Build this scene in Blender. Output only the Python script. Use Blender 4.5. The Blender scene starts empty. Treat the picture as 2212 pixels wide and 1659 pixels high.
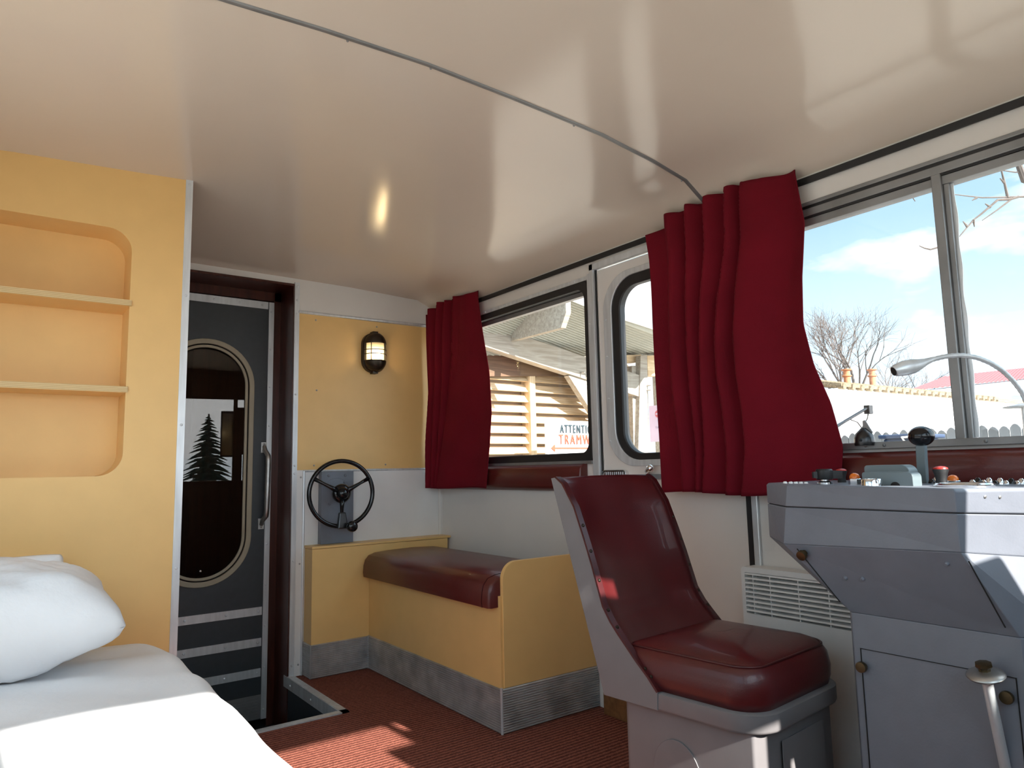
import bpy, bmesh, math, random
from mathutils import Vector, Matrix, noise
random.seed(7)
C = bpy.context.scene.collection
V = Vector
PI = math.pi
sin, cos = math.sin, math.cos

# ------------------------------------------------------------------ camera
FPX = 1521.9
CAM = V((0, 0, 1.1))
def cam_axes(yaw, pitch, roll):
    cy, sy, cp, sp, cr, sr = cos(yaw), sin(yaw), cos(pitch), sin(pitch), cos(roll), sin(roll)
    f = V((sy*cp, cy*cp, sp)); r = V((cy, -sy, 0)); u = r.cross(f)
    return cr*r + sr*u, -sr*r + cr*u, f
AX = cam_axes(math.radians(36.518), math.radians(6.893), math.radians(-1.211))
def ray(px, py):
    return AX[0]*((px-1106)/FPX) - AX[1]*((py-829.5)/FPX) + AX[2]
def D(px, py, dep): return CAM + ray(px, py)*dep
def atx(px, py, x): d = ray(px, py); return CAM + d*((x-CAM.x)/d.x)
def aty(px, py, y): d = ray(px, py); return CAM + d*((y-CAM.y)/d.y)
def atz(px, py, z): d = ray(px, py); return CAM + d*((z-CAM.z)/d.z)

cd = bpy.data.cameras.new('camera'); cam = bpy.data.objects.new('camera', cd); C.objects.link(cam)
cd.sensor_fit = 'HORIZONTAL'; cd.sensor_width = 36; cd.lens = 36*FPX/2212; cd.clip_start = 0.02; cd.clip_end = 500
m = Matrix.Identity(4)
for i in range(3):
    m[i][0], m[i][1], m[i][2], m[i][3] = AX[0][i], AX[1][i], -AX[2][i], CAM[i]
cam.matrix_world = m
sc = bpy.context.scene
sc.camera = cam

# ------------------------------------------------------------------ materials
def new_mat(name):
    mt = bpy.data.materials.new(name); mt.use_nodes = True
    nt = mt.node_tree; b = nt.nodes['Principled BSDF']
    return mt, nt, b
def srgb(r, g, b):
    f = lambda c: (c/255/12.92) if c/255 <= .04045 else ((c/255+.055)/1.055)**2.4
    return (f(r), f(g), f(b))
def mat(name, col, rough=.5, metal=0., spec=.5, var=.06, vscale=6., bump=0., bscale=40., coat=0., stretch=None, sheen=0.):
    mt, nt, b = new_mat(name)
    N, Lk = nt.nodes, nt.links
    tc = N.new('ShaderNodeTexCoord'); mp = N.new('ShaderNodeMapping'); Lk.new(tc.outputs['Object'], mp.inputs['Vector'])
    if stretch: mp.inputs['Scale'].default_value = stretch
    nz = N.new('ShaderNodeTexNoise'); nz.inputs['Scale'].default_value = vscale; nz.inputs['Detail'].default_value = 5
    Lk.new(mp.outputs['Vector'], nz.inputs['Vector'])
    rp = N.new('ShaderNodeValToRGB')
    rp.color_ramp.elements[0].position = .3; rp.color_ramp.elements[1].position = .7
    rp.color_ramp.elements[0].color = (*[c*(1-var) for c in col], 1)
    rp.color_ramp.elements[1].color = (*[min(1, c*(1+var)) for c in col], 1)
    Lk.new(nz.outputs['Fac'], rp.inputs['Fac']); Lk.new(rp.outputs['Color'], b.inputs['Base Color'])
    b.inputs['Roughness'].default_value = rough; b.inputs['Metallic'].default_value = metal
    b.inputs['Specular IOR Level'].default_value = spec
    b.inputs['Coat Weight'].default_value = coat
    if sheen: b.inputs['Sheen Weight'].default_value = sheen
    if bump:
        n2 = N.new('ShaderNodeTexNoise'); n2.inputs['Scale'].default_value = bscale; n2.inputs['Detail'].default_value = 4
        Lk.new(mp.outputs['Vector'], n2.inputs['Vector'])
        bp = N.new('ShaderNodeBump'); bp.inputs['Strength'].default_value = bump; bp.inputs['Distance'].default_value = .01
        Lk.new(n2.outputs['Fac'], bp.inputs['Height']); Lk.new(bp.outputs['Normal'], b.inputs['Normal'])
    return mt
def emit_mat(name, col, s):
    mt = bpy.data.materials.new(name); mt.use_nodes = True; nt = mt.node_tree
    nt.nodes.clear(); e = nt.nodes.new('ShaderNodeEmission'); o = nt.nodes.new('ShaderNodeOutputMaterial')
    e.inputs['Color'].default_value = (*col, 1); e.inputs['Strength'].default_value = s
    nt.links.new(e.outputs[0], o.inputs[0]); return mt
def glass_mat(name, tint=(1, 1, 1), ior=1.45, rough=.0):
    mt = bpy.data.materials.new(name); mt.use_nodes = True; nt = mt.node_tree; N = nt.nodes; N.clear()
    o = N.new('ShaderNodeOutputMaterial'); mx = N.new('ShaderNodeMixShader'); t = N.new('ShaderNodeBsdfTransparent'); g = N.new('ShaderNodeBsdfGlossy')
    t.inputs['Color'].default_value = (*tint, 1); g.inputs['Roughness'].default_value = rough
    # Schlick reflectance, the same from both faces of a pane
    lw = N.new('ShaderNodeLayerWeight'); lw.inputs['Blend'].default_value = .5
    pw = N.new('ShaderNodeMath'); pw.operation = 'POWER'; pw.inputs[1].default_value = 5; nt.links.new(lw.outputs['Facing'], pw.inputs[0])
    r0 = ((ior-1)/(ior+1))**2
    fr = N.new('ShaderNodeMath'); fr.operation = 'MULTIPLY_ADD'; fr.inputs[1].default_value = 1-r0; fr.inputs[2].default_value = r0; nt.links.new(pw.outputs[0], fr.inputs[0])
    nt.links.new(fr.outputs[0], mx.inputs[0]); nt.links.new(t.outputs[0], mx.inputs[1]); nt.links.new(g.outputs[0], mx.inputs[2]); nt.links.new(mx.outputs[0], o.inputs[0])
    return mt
def carpet_mat():
    mt, nt, b = new_mat('woven_floor_covering'); N, Lk = nt.nodes, nt.links
    tc = N.new('ShaderNodeTexCoord')
    w = N.new('ShaderNodeTexWave'); w.wave_type = 'BANDS'; w.bands_direction = 'Y'; w.inputs['Scale'].default_value = 14; w.inputs['Distortion'].default_value = 2.5; w.inputs['Detail'].default_value = 3; w.inputs['Detail Scale'].default_value = 6
    Lk.new(tc.outputs['Object'], w.inputs['Vector'])
    n = N.new('ShaderNodeTexNoise'); n.inputs['Scale'].default_value = 160; n.inputs['Detail'].default_value = 3
    Lk.new(tc.outputs['Object'], n.inputs['Vector'])
    mx = N.new('ShaderNodeMath'); mx.operation = 'MULTIPLY'; Lk.new(w.outputs['Fac'], mx.inputs[0]); Lk.new(n.outputs['Fac'], mx.inputs[1])
    rp = N.new('ShaderNodeValToRGB'); rp.color_ramp.elements[0].position = .05; rp.color_ramp.elements[1].position = .5
    rp.color_ramp.elements[0].color = (.12, .034, .024, 1); rp.color_ramp.elements[1].color = (.33, .115, .078, 1)
    Lk.new(mx.outputs[0], rp.inputs['Fac']); Lk.new(rp.outputs['Color'], b.inputs['Base Color'])
    b.inputs['Roughness'].default_value = .85; b.inputs['Specular IOR Level'].default_value = .2
    bp = N.new('ShaderNodeBump'); bp.inputs['Strength'].default_value = .7; bp.inputs['Distance'].default_value = .006
    Lk.new(mx.outputs[0], bp.inputs['Height']); Lk.new(bp.outputs['Normal'], b.inputs['Normal'])
    return mt
def wood_mat(name, c1, c2, rough=.6, scale=(1.2, 14, 14)):
    mt, nt, b = new_mat(name); N, Lk = nt.nodes, nt.links
    tc = N.new('ShaderNodeTexCoord'); mp = N.new('ShaderNodeMapping'); mp.inputs['Scale'].default_value = scale
    Lk.new(tc.outputs['Object'], mp.inputs['Vector'])
    n = N.new('ShaderNodeTexNoise'); n.inputs['Scale'].default_value = 2.2; n.inputs['Detail'].default_value = 8; n.inputs['Distortion'].default_value = .8
    Lk.new(mp.outputs['Vector'], n.inputs['Vector'])
    rp = N.new('ShaderNodeValToRGB'); rp.color_ramp.elements[0].position = .35; rp.color_ramp.elements[1].position = .65
    rp.color_ramp.elements[0].color = (*c1, 1); rp.color_ramp.elements[1].color = (*c2, 1)
    Lk.new(n.outputs['Fac'], rp.inputs['Fac']); Lk.new(rp.outputs['Color'], b.inputs['Base Color'])
    b.inputs['Roughness'].default_value = rough
    return mt
def ply_mat():
    mt, nt, b = new_mat('plywood_edge'); N, Lk = nt.nodes, nt.links
    tc = N.new('ShaderNodeTexCoord'); w = N.new('ShaderNodeTexWave'); w.bands_direction = 'Z'; w.inputs['Scale'].default_value = 55; w.inputs['Distortion'].default_value = .6
    Lk.new(tc.outputs['Object'], w.inputs['Vector'])
    rp = N.new('ShaderNodeValToRGB'); rp.color_ramp.elements[0].color = (.50, .33, .13, 1); rp.color_ramp.elements[1].color = (.74, .56, .30, 1)
    Lk.new(w.outputs['Fac'], rp.inputs['Fac']); Lk.new(rp.outputs['Color'], b.inputs['Base Color']); b.inputs['Roughness'].default_value = .5
    return mt

M = {}
M['ceiling'] = mat('cream_gloss_paint', (.64, .555, .465), .15, spec=.5, var=.02, vscale=1.5, bump=.10, bscale=2.0)
M['wall'] = mat('off_white_paint', (.70, .67, .63), .42, var=.03, vscale=3)
M['white'] = mat('white_enamel', (.76, .75, .73), .4, var=.03)
M['yellow'] = mat('ochre_laminate', (.78, .50, .19), .42, var=.025, vscale=9, bump=.02, bscale=300)
M['ply'] = ply_mat()
M['alu'] = mat('brushed_aluminium', (.66, .69, .71), .36, metal=.4, var=.12, vscale=5, stretch=(8, 8, 1.))
M['alu_dull'] = mat('dull_aluminium', (.25, .25, .25), .45, metal=.5, var=.15, vscale=8)
M['ribbed'] = mat('ribbed_aluminium', (.47, .465, .46), .42, metal=.6, var=.28, vscale=9)
M['chrome'] = mat('chrome', (.75, .76, .78), .14, metal=1, var=.03)
M['steel'] = mat('worn_steel', (.45, .44, .42), .38, metal=.9, var=.2, vscale=20)
M['black'] = mat('black_rubber', (.012, .012, .013), .5, var=.15)
M['bakelite'] = mat('black_bakelite', (.006, .006, .007), .16, var=.1)
M['darkgrey'] = mat('slate_grey_laminate', (.035, .042, .048), .45, var=.08, vscale=30, bump=.03, bscale=250)
M['tan'] = mat('tan_rubber', (.36, .31, .22), .5, var=.05)
M['brown'] = wood_mat('dark_mahogany', (.040, .009, .005), (.075, .018, .010), .3, (14, 14, 1.2))
M['dark'] = mat('dark_void', (.008, .006, .005), .7)
M['grey'] = mat('grey_hammer_paint', (.165, .18, .215), .42, var=.05, vscale=14, bump=.05, bscale=160)
M['tealgrey'] = mat('teal_grey_paint', (.15, .19, .205), .4, var=.05)
M['greylit'] = mat('pale_grey_paint', (.42, .45, .48), .4, var=.05, vscale=14, bump=.06, bscale=120)
M['seatgrey'] = mat('seat_grey_paint', (.185, .175, .18), .42, var=.05, vscale=10)
M['leather'] = mat('oxblood_leatherette', (.085, .0085, .0095), .36, var=.16, vscale=7, bump=.05, bscale=180, coat=.15)
M['leather2'] = mat('brown_red_leatherette', (.10, .014, .011), .36, var=.1, vscale=5, bump=.05, bscale=180, coat=.15)
M['trimleather'] = mat('dark_leather_edging', (.06, .008, .009), .32, var=.2, vscale=20)
M['curtain'] = mat('crimson_wool_fabric', (.14, .0052, .0125), .95, var=.10, vscale=5, bump=.25, bscale=420, spec=.15)
M['sheet'] = mat('white_cotton_sheet', (.80, .81, .83), .9, var=.02, bump=.12, bscale=60, spec=.2)
M['pillow'] = mat('white_pillow_cotton', (.80, .81, .83), .92, var=.03, bump=.3, bscale=18, spec=.2)
M['carpet'] = carpet_mat()
M['bronze'] = mat('aged_bronze', (.045, .034, .024), .38, metal=.7, var=.3, vscale=30)
M['bulb'] = emit_mat('lit_lamp_bulb', (1, .80, .48), 20)
M['glass'] = glass_mat('clear_window_glass')
M['doorglass'] = glass_mat('door_glass', (.75, .72, .68), 1.62)
def frosted():
    mt = bpy.data.materials.new('ribbed_lamp_glass'); mt.use_nodes = True; nt = mt.node_tree; N = nt.nodes; N.clear()
    o = N.new('ShaderNodeOutputMaterial'); mx = N.new('ShaderNodeMixShader'); t = N.new('ShaderNodeBsdfTransparent'); g = N.new('ShaderNodeBsdfTranslucent')
    g.inputs['Color'].default_value = (1, .9, .68, 1); mx.inputs[0].default_value = .62
    nt.links.new(t.outputs[0], mx.inputs[1]); nt.links.new(g.outputs[0], mx.inputs[2]); nt.links.new(mx.outputs[0], o.inputs[0]); return mt
M['lampglass'] = frosted()
M['gunmetal'] = mat('blackened_steel', (.06, .06, .062), .28, metal=.9, var=.2, vscale=20)
M['red_cap'] = mat('red_plastic', (.45, .03, .02), .35)
M['orange'] = mat('orange_lens', (.85, .20, .02), .25, coat=.4)
M['brass'] = mat('dull_brass', (.10, .07, .035), .38, metal=.8, var=.2, vscale=30)
M['plinth'] = wood_mat('orange_brown_plinth', (.16, .07, .025), (.24, .11, .04), .5)
M['timber'] = wood_mat('pale_timber', (.52, .36, .20), (.72, .55, .36), .7)
M['timber2'] = wood_mat('weathered_timber', (.27, .23, .185), (.40, .355, .295), .75)
M['timberv'] = wood_mat('pale_timber_upright', (.52, .37, .21), (.68, .52, .34), .7, (14, 14, 1.2))
M['brownboard'] = wood_mat('brown_fascia_board', (.10, .055, .03), (.16, .09, .05), .7)
M['corr'] = mat('cream_corrugated_sheet', (.38, .37, .31), .5, var=.05)
M['signwhite'] = mat('white_sign_paint', (.85, .84, .82), .4, var=.02)
M['signblack'] = mat('black_sign_ink', (.012, .03, .04), .5)
M['signred'] = mat('red_sign_ink', (.70, .07, .03), .5)
M['pinkpaper'] = mat('lilac_paper', (.62, .50, .62), .7, var=.03)
M['paperred'] = mat('faded_red_ink', (.55, .13, .15), .6)
M['papergrey'] = mat('faded_grey_ink', (.30, .24, .32), .6)
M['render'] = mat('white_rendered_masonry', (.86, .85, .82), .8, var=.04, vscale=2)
M['rendershade'] = mat('shaded_render', (.62, .68, .72), .8, var=.04, vscale=2)  # bluish shade on the house wall is put into its colour
M['redroof'] = mat('red_metal_roof', (.36, .05, .05), .5, var=.08, vscale=3)
M['tile'] = mat('mossy_clay_tile', (.22, .165, .10), .8, var=.5, vscale=25)
M['clay'] = mat('terracotta', (.42, .17, .08), .7, var=.15, vscale=10)
M['picket'] = mat('weathered_picket', (.20, .20, .20), .8, var=.25, vscale=8)
M['bark'] = mat('grey_bark', (.11, .09, .08), .9, var=.25, vscale=10)
M['ground'] = mat('pale_gravel', (.46, .43, .38), .9, var=.15, vscale=8)
M['navy'] = mat('navy_panel', (.02, .04, .09), .4)
M['bluepane'] = mat('blue_pane', (.08, .25, .38), .25)
M['needles'] = mat('spruce_needles', (.02, .04, .025), .8, var=.3)

# ------------------------------------------------------------------ mesh helpers
def NB(): return bmesh.new()
def box(bm, x0, x1, y0, y1, z0, z1):
    vs = [bm.verts.new(p) for p in ((x0,y0,z0),(x1,y0,z0),(x1,y1,z0),(x0,y1,z0),(x0,y0,z1),(x1,y0,z1),(x1,y1,z1),(x0,y1,z1))]
    for f in ((0,3,2,1),(4,5,6,7),(0,1,5,4),(1,2,6,5),(2,3,7,6),(3,0,4,7)): bm.faces.new([vs[i] for i in f])
    return bm
def prism(bm, pts, vec):
    vec = V(vec); a = [bm.verts.new(p) for p in pts]; b = [bm.verts.new(V(p)+vec) for p in pts]
    n = len(a)
    bm.faces.new(a); bm.faces.new(b[::-1])
    for i in range(n): bm.faces.new((a[i], b[i], b[(i+1) % n], a[(i+1) % n]))
    return bm
def hull(bm, rings):
    """closed loft through equal-length rings, capped at both ends"""
    R = [[bm.verts.new(p) for p in r] for r in rings]; n = len(R[0])
    for a, b in zip(R, R[1:]):
        for i in range(n): bm.faces.new((a[i], a[(i+1) % n], b[(i+1) % n], b[i]))
    bm.faces.new(R[0][::-1]); bm.faces.new(R[-1])
    return bm
def ringprism(bm, outer, inner, vec):
    vec = V(vec); n = len(outer)
    A = [bm.verts.new(p) for p in outer]; B = [bm.verts.new(p) for p in inner]
    A2 = [bm.verts.new(V(p)+vec) for p in outer]; B2 = [bm.verts.new(V(p)+vec) for p in inner]
    for i in range(n):
        j = (i+1) % n
        bm.faces.new((A[i], A[j], B[j], B[i])); bm.faces.new((A2[i], B2[i], B2[j], A2[j]))
        bm.faces.new((A[i], A2[i], A2[j], A[j])); bm.faces.new((B[i], B[j], B2[j], B2[i]))
    return bm
def rrect(u0, u1, v0, v1, r, n=8, rs=None):
    rs = rs or [r]*4
    out = []
    for k, (cu, cv, a0) in enumerate(((u1, v1, 0), (u0, v1, 90), (u0, v0, 180), (u1, v0, 270))):
        rr = rs[k]; cu2 = cu - rr if k in (0, 3) else cu + rr; cv2 = cv - rr if k in (0, 1) else cv + rr
        for i in range(n+1):
            a = math.radians(a0 + 90*i/n); out.append((cu2 + rr*cos(a), cv2 + rr*sin(a)))
    return out
def onx(pts, x): return [V((x, u, v)) for u, v in pts]
def ony(pts, y): return [V((u, y, v)) for u, v in pts]
def tube(bm, pts, r, seg=10, cap=True, flat=1.0):
    pts = [V(p) for p in pts]; n = len(pts); rs = r if isinstance(r, (list, tuple)) else [r]*n
    prev = None; rings = []
    for i, p in enumerate(pts):
        t = (pts[min(i+1, n-1)] - pts[max(i-1, 0)]).normalized()
        if prev is None:
            a = t.orthogonal().normalized() if abs(t.z) > .95 else t.cross(V((0, 0, 1))).normalized()
        else:
            a = (prev - t*prev.dot(t)).normalized()
        prev = a; b = t.cross(a)
        rings.append([bm.verts.new(p + (a*cos(2*PI*k/seg) + b*sin(2*PI*k/seg)*flat)*rs[i]) for k in range(seg)])
    for A, B in zip(rings, rings[1:]):
        for k in range(seg): bm.faces.new((A[k], A[(k+1) % seg], B[(k+1) % seg], B[k]))
    if cap: bm.faces.new(rings[0][::-1]); bm.faces.new(rings[-1])
    return bm
def ctube(bm, pts, r, seg=10):
    """closed tube loop"""
    pts = [V(p) for p in pts]; n = len(pts); rings = []; prev = None
    nrm = V((0, 0, 0))
    c = sum(pts, V())/n
    for i in range(n): nrm += (pts[i]-c).cross(pts[(i+1) % n]-c)
    nrm.normalize()
    for i, p in enumerate(pts):
        t = (pts[(i+1) % n]-pts[i-1]).normalized(); a = nrm; b = t.cross(a).normalized()
        rings.append([bm.verts.new(p + (a*cos(2*PI*k/seg)+b*sin(2*PI*k/seg))*r) for k in range(seg)])
    for i in range(n):
        A, B = rings[i], rings[(i+1) % n]
        for k in range(seg): bm.faces.new((A[k], A[(k+1) % seg], B[(k+1) % seg], B[k]))
    return bm
def lathe(bm, prof, o, axis=(0, 0, 1), seg=24):
    o = V(o); w = V(axis).normalized(); a = w.orthogonal().normalized(); b = w.cross(a)
    rings = []
    for r, h in prof:
        r = max(r, 1e-4)
        rings.append([bm.verts.new(o + w*h + (a*cos(2*PI*k/seg)+b*sin(2*PI*k/seg))*r) for k in range(seg)])
    for A, B in zip(rings, rings[1:]):
        for k in range(seg): bm.faces.new((A[k], A[(k+1) % seg], B[(k+1) % seg], B[k]))
    bm.faces.new(rings[0][::-1]); bm.faces.new(rings[-1])
    return bm
def sphere(bm, c, r, seg=16, sc_=(1, 1, 1)):
    n = max(6, seg//2)
    o = bmesh.ops.create_uvsphere(bm, u_segments=seg, v_segments=n, radius=r)
    for v in o['verts']:
        v.co = V((v.co.x*sc_[0], v.co.y*sc_[1], v.co.z*sc_[2])) + V(c)
    return bm
def rivet(bm, p, n, r=.005):
    lathe(bm, [(r, -.001), (r, r*.25), (r*.7, r*.6), (r*.2, r*.75)], p, n, 8)
def grid(bm, fn, nu, nv, closeu=False):
    vs = [[bm.verts.new(fn(i/nu, j/nv)) for j in range(nv+1)] for i in range(nu+1)]
    for i in range(nu):
        for j in range(nv): bm.faces.new((vs[i][j], vs[i+1][j], vs[i+1][j+1], vs[i][j+1]))
    return vs
def link(name, bm, material, parent=None, smooth=False, bevel=0., bseg=2, solid=0., recalc=True, subd=0):
    if recalc: bmesh.ops.recalc_face_normals(bm, faces=bm.faces)
    me = bpy.data.meshes.new(name); bm.to_mesh(me); bm.free()
    me.materials.append(material)
    o = bpy.data.objects.new(name, me); C.objects.link(o)
    if smooth:
        me.shade_smooth()
        if smooth != 'all': me.set_sharp_from_angle(angle=math.radians(smooth if smooth is not True else 40))
    if parent is not None:
        o.parent = parent
        if parent.type == 'EMPTY': o.matrix_parent_inverse = Matrix.Translation(-parent.location)
    if solid:
        md = o.modifiers.new('thickness', 'SOLIDIFY'); md.thickness = solid; md.offset = 0
    if subd:
        md = o.modifiers.new('smooth', 'SUBSURF'); md.levels = md.render_levels = subd
    if bevel:
        md = o.modifiers.new('edge', 'BEVEL'); md.width = bevel; md.segments = bseg; md.limit_method = 'ANGLE'; md.angle_limit = math.radians(40)
    return o
def tag(o, label, cat, group=None, kind=None):
    o['label'] = label; o['category'] = cat
    if group: o['group'] = group
    if kind: o['kind'] = kind
    return o
def thing(name, loc, label, cat, group=None, kind=None):
    o = bpy.data.objects.new(name, None); C.objects.link(o); o.location = loc; o.empty_display_size = .1
    return tag(o, label, cat, group, kind)
def plabel(o, t): o['label'] = t; return o
def text_mesh(name, s, material, parent, origin, width, height, mirror=False, depth=.004, bold=0.):
    cu = bpy.data.curves.new(name, 'FONT'); cu.body = s; cu.extrude = depth/2; cu.space_character = 1.35; cu.offset = bold
    to = bpy.data.objects.new(name+'_tmp', cu); C.objects.link(to)
    bpy.context.view_layer.update()
    dg = bpy.context.evaluated_depsgraph_get()
    me = bpy.data.meshes.new_from_object(to.evaluated_get(dg)); bpy.data.objects.remove(to); bpy.data.curves.remove(cu)
    xs = [v.co.x for v in me.vertices]; ys = [v.co.y for v in me.vertices]
    x0, x1, y0, y1 = min(xs), max(xs), min(ys), max(ys); o3 = V(origin)
    for v in me.vertices:
        u = (v.co.x-x0)/(x1-x0); w = (v.co.y-y0)/(y1-y0)
        if mirror: u = 1-u
        v.co = V((o3.x + u*width, o3.y - v.co.z, o3.z + w*height))
    me.materials.clear(); me.materials.append(material)
    o = bpy.data.objects.new(name, me); C.objects.link(o); o.parent = parent
    if parent.type == 'EMPTY': o.matrix_parent_inverse = Matrix.Translation(-parent.location)
    return o

XW = 2.34     # right wall plane
YB = 3.958    # back wall plane
YC = 3.0      # cabinet front
YF = -.3      # windscreen wall
XL = -.40     # left wall
# ------------------------------------------------------------------ ceiling
def interp(tab, x):
    if x <= tab[0][0]: return tab[0][1]
    for (a, b), (c, d) in zip(tab, tab[1:]):
        if x <= c: return b + (d-b)*(x-a)/(c-a)
    return tab[-1][1]
CB = [(-.42, 2.235), (0., 2.276), (.42, 2.298), (.68, 2.314), (1.0, 2.325), (1.31, 2.318), (1.725, 2.301), (2.0, 2.268), (2.18, 2.235), (2.295, 2.167), (2.36, 2.128)]
CK = [(-.42, 2.18), (0., 2.22), (.83, 2.232), (1.39, 2.228), (1.73, 2.222), (2.04, 2.208), (2.18, 2.202), (2.295, 2.15), (2.36, 2.122)]
def ceil_z(x, y):
    t = min(1, max(0, (y-2.75)/(YB-2.75))); t = t**1.7
    return interp(CB, x)*(1-t) + interp(CK, x)*t
xs = [-.42, -.2, 0, .2, .42, .55, .68, .84, 1.0, 1.15, 1.31, 1.5, 1.725, 1.87, 2.0, 2.09, 2.18, 2.24, 2.295, 2.36]
ys = [YF-.05 + (4.02-YF)*i/48 for i in range(49)]
bm = NB()
rows = [[bm.verts.new((x, y, ceil_z(x, y))) for y in ys] for x in xs]
top = [[bm.verts.new((x, y, ceil_z(x, y)+.04)) for y in ys] for x in xs]
for R_, flip in ((rows, False), (top, True)):
    for i in range(len(xs)-1):
        for j in range(len(ys)-1):
            q = (R_[i][j], R_[i][j+1], R_[i+1][j+1], R_[i+1][j]); bm.faces.new(q[::-1] if flip else q)
k = xs.index(2.18)
bm.edges.ensure_lookup_table()
o = link('ceiling', bm, M['ceiling'], smooth=30)
tag(o, 'glossy cream curved ceiling over the whole cab', 'ceiling', kind='structure')
bm = NB()
tube(bm, [(x, 1.75, ceil_z(x, 1.75)-.001) for x in xs], .0085, 8, flat=.7)
for x in (.1, .75, 1.02, 1.6, 2.17): sphere(bm, (x, 1.76, ceil_z(x, 1.76)-.004), .004, 8)
tag(link('trim_1', bm, M['alu_dull'], smooth=True), 'thin grey metal seam strip crossing the cream ceiling', 'trim', kind='structure')

# ------------------------------------------------------------------ floor, step well
bm = NB()
WX0, WX1, WY0, WY1 = .60, 1.37, 3.245, 4.24
box(bm, XL, WX0, YF, 4.0, -.06, 0); box(bm, WX0, XW+.04, YF, WY0, -.06, 0); box(bm, WX1, XW+.04, WY0, 4.0, -.06, 0)
fl = tag(link('floor', bm, M['carpet']), 'reddish brown woven floor covering of the cab', 'floor', kind='structure')
bm = NB()
box(bm, WX0-.02, WX1+.02, WY0-.02, WY1+.3, -.34, -.30)
box(bm, WX0-.02, WX0, WY0, WY1, -.3, -.005); box(bm, WX0, WX1, WY0-.02, WY0, -.3, -.005); box(bm, WX1, WX1+.02, WY0, WY1, -.3, -.06)
link('step_well', bm, M['darkgrey'], fl)
bm = NB()
box(bm, WX1-.003, WX1+.032, WY0-.034, YB, -.001, .006); box(bm, WX0, WX1+.032, WY0-.034, WY0+.003, -.001, .006)
box(bm, WX1-.006, WX1-.002, WY0, YB+.05, -.055, .004); box(bm, WX0, WX1, WY0+.002, WY0+.005, -.055, .004)
for y in (3.3, 3.6, 3.9): rivet(bm, (WX1-.006, y, -.03), (-1, 0, 0), .006)
tag(link('trim_2', bm, M['alu']), 'aluminium edging around the step well in front of the grey door', 'trim', kind='structure')

# ------------------------------------------------------------------ back wall
bm = NB()
box(bm, 1.383, XW+.05, YB, YB+.04, 0, 2.24); box(bm, XL, 1.383, YB, YB+.04, 2.197, 2.24); box(bm, XL, .55, YB, YB+.04, 0, 2.2)
wb = tag(link('wall_back', bm, M['wall']), 'white and ochre back wall with the wall lamp and steering wheel', 'wall', kind='structure')
bm = NB(); box(bm, 1.40, XW, YB-.006, YB, 1.120, 2.026)
link('ochre_panel', bm, M['yellow'], wb)
bm = NB(); box(bm, 1.40, 1.437, YB-.006, YB, 0, 1.118)
link('white_panel', bm, M['white'], wb)
bm = NB(); box(bm, 1.448, XW, YB-.006, YB, 0, 1.108); link('white_panel', bm, M['white'], wb)
bm = NB(); tube(bm, [(1.395, YB-.006, 2.033), (XW, YB-.006, 2.040)], .009, 8); tube(bm, [(1.44, YB-.006, 1.114), (XW, YB-.006, 1.114)], .007, 8); tube(bm, [(1.442, YB-.006, 1.114), (1.442, YB-.006, 0)], .007, 8)
tag(link('trim_3', bm, M['alu'], smooth=True), 'slim metal joint strips between the panels of the back wall', 'trim', kind='structure')
bm = NB(); box(bm, 1.372, 1.400, YB-.010, YB+.01, 0, 2.205)
for z in (.06, .62, 1.10, 1.145, 1.55, 2.02, 2.10, 2.18): rivet(bm, (1.386, YB-.010, z), (0, -1, 0), .006)
tag(link('trim_4', bm, M['alu']), 'riveted aluminium strip beside the dark brown door frame', 'trim', kind='structure')
bm = NB(); box(bm, 2.318, XW+.02, 3.935, YB, 0, 2.14)
tag(link('trim_5', bm, M['wall'], bevel=.01), 'white corner post where back and window walls meet', 'trim', kind='structure')
for x, z in ((1.50, 1.995), (1.89, 1.995), (2.25, 1.995), (1.50, 1.145), (1.95, 1.145), (2.27, 1.145), (1.51, 1.58), (2.29, 1.58)):
    bm = NB(); rivet(bm, (x, YB-.006, z), (0, -1, 0), .0055); link('panel_screw', bm, M['steel'], wb)
for z in (1.08, .60, .06):
    bm = NB(); rivet(bm, (1.424, YB-.006, z), (0, -1, 0), .0055); link('panel_screw', bm, M['steel'], wb)
# brown door frame
bm = NB()
box(bm, 1.366, 1.380, YB-.004, 4.26, -.30, 2.197); box(bm, .50, 1.380, YB-.004, 4.26, 2.183, 2.197)
box(bm, 1.325, 1.380, 4.175, 4.26, -.30, 2.197); box(bm, .50, 1.380, 4.175, 4.26, 2.128, 2.197)
box(bm, .50, .53, YB, 4.26, -.30, 2.197)
tag(link('trim_6', bm, M['brown'], bevel=.003), 'dark brown wooden frame around the grey door', 'trim', kind='structure')

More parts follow.
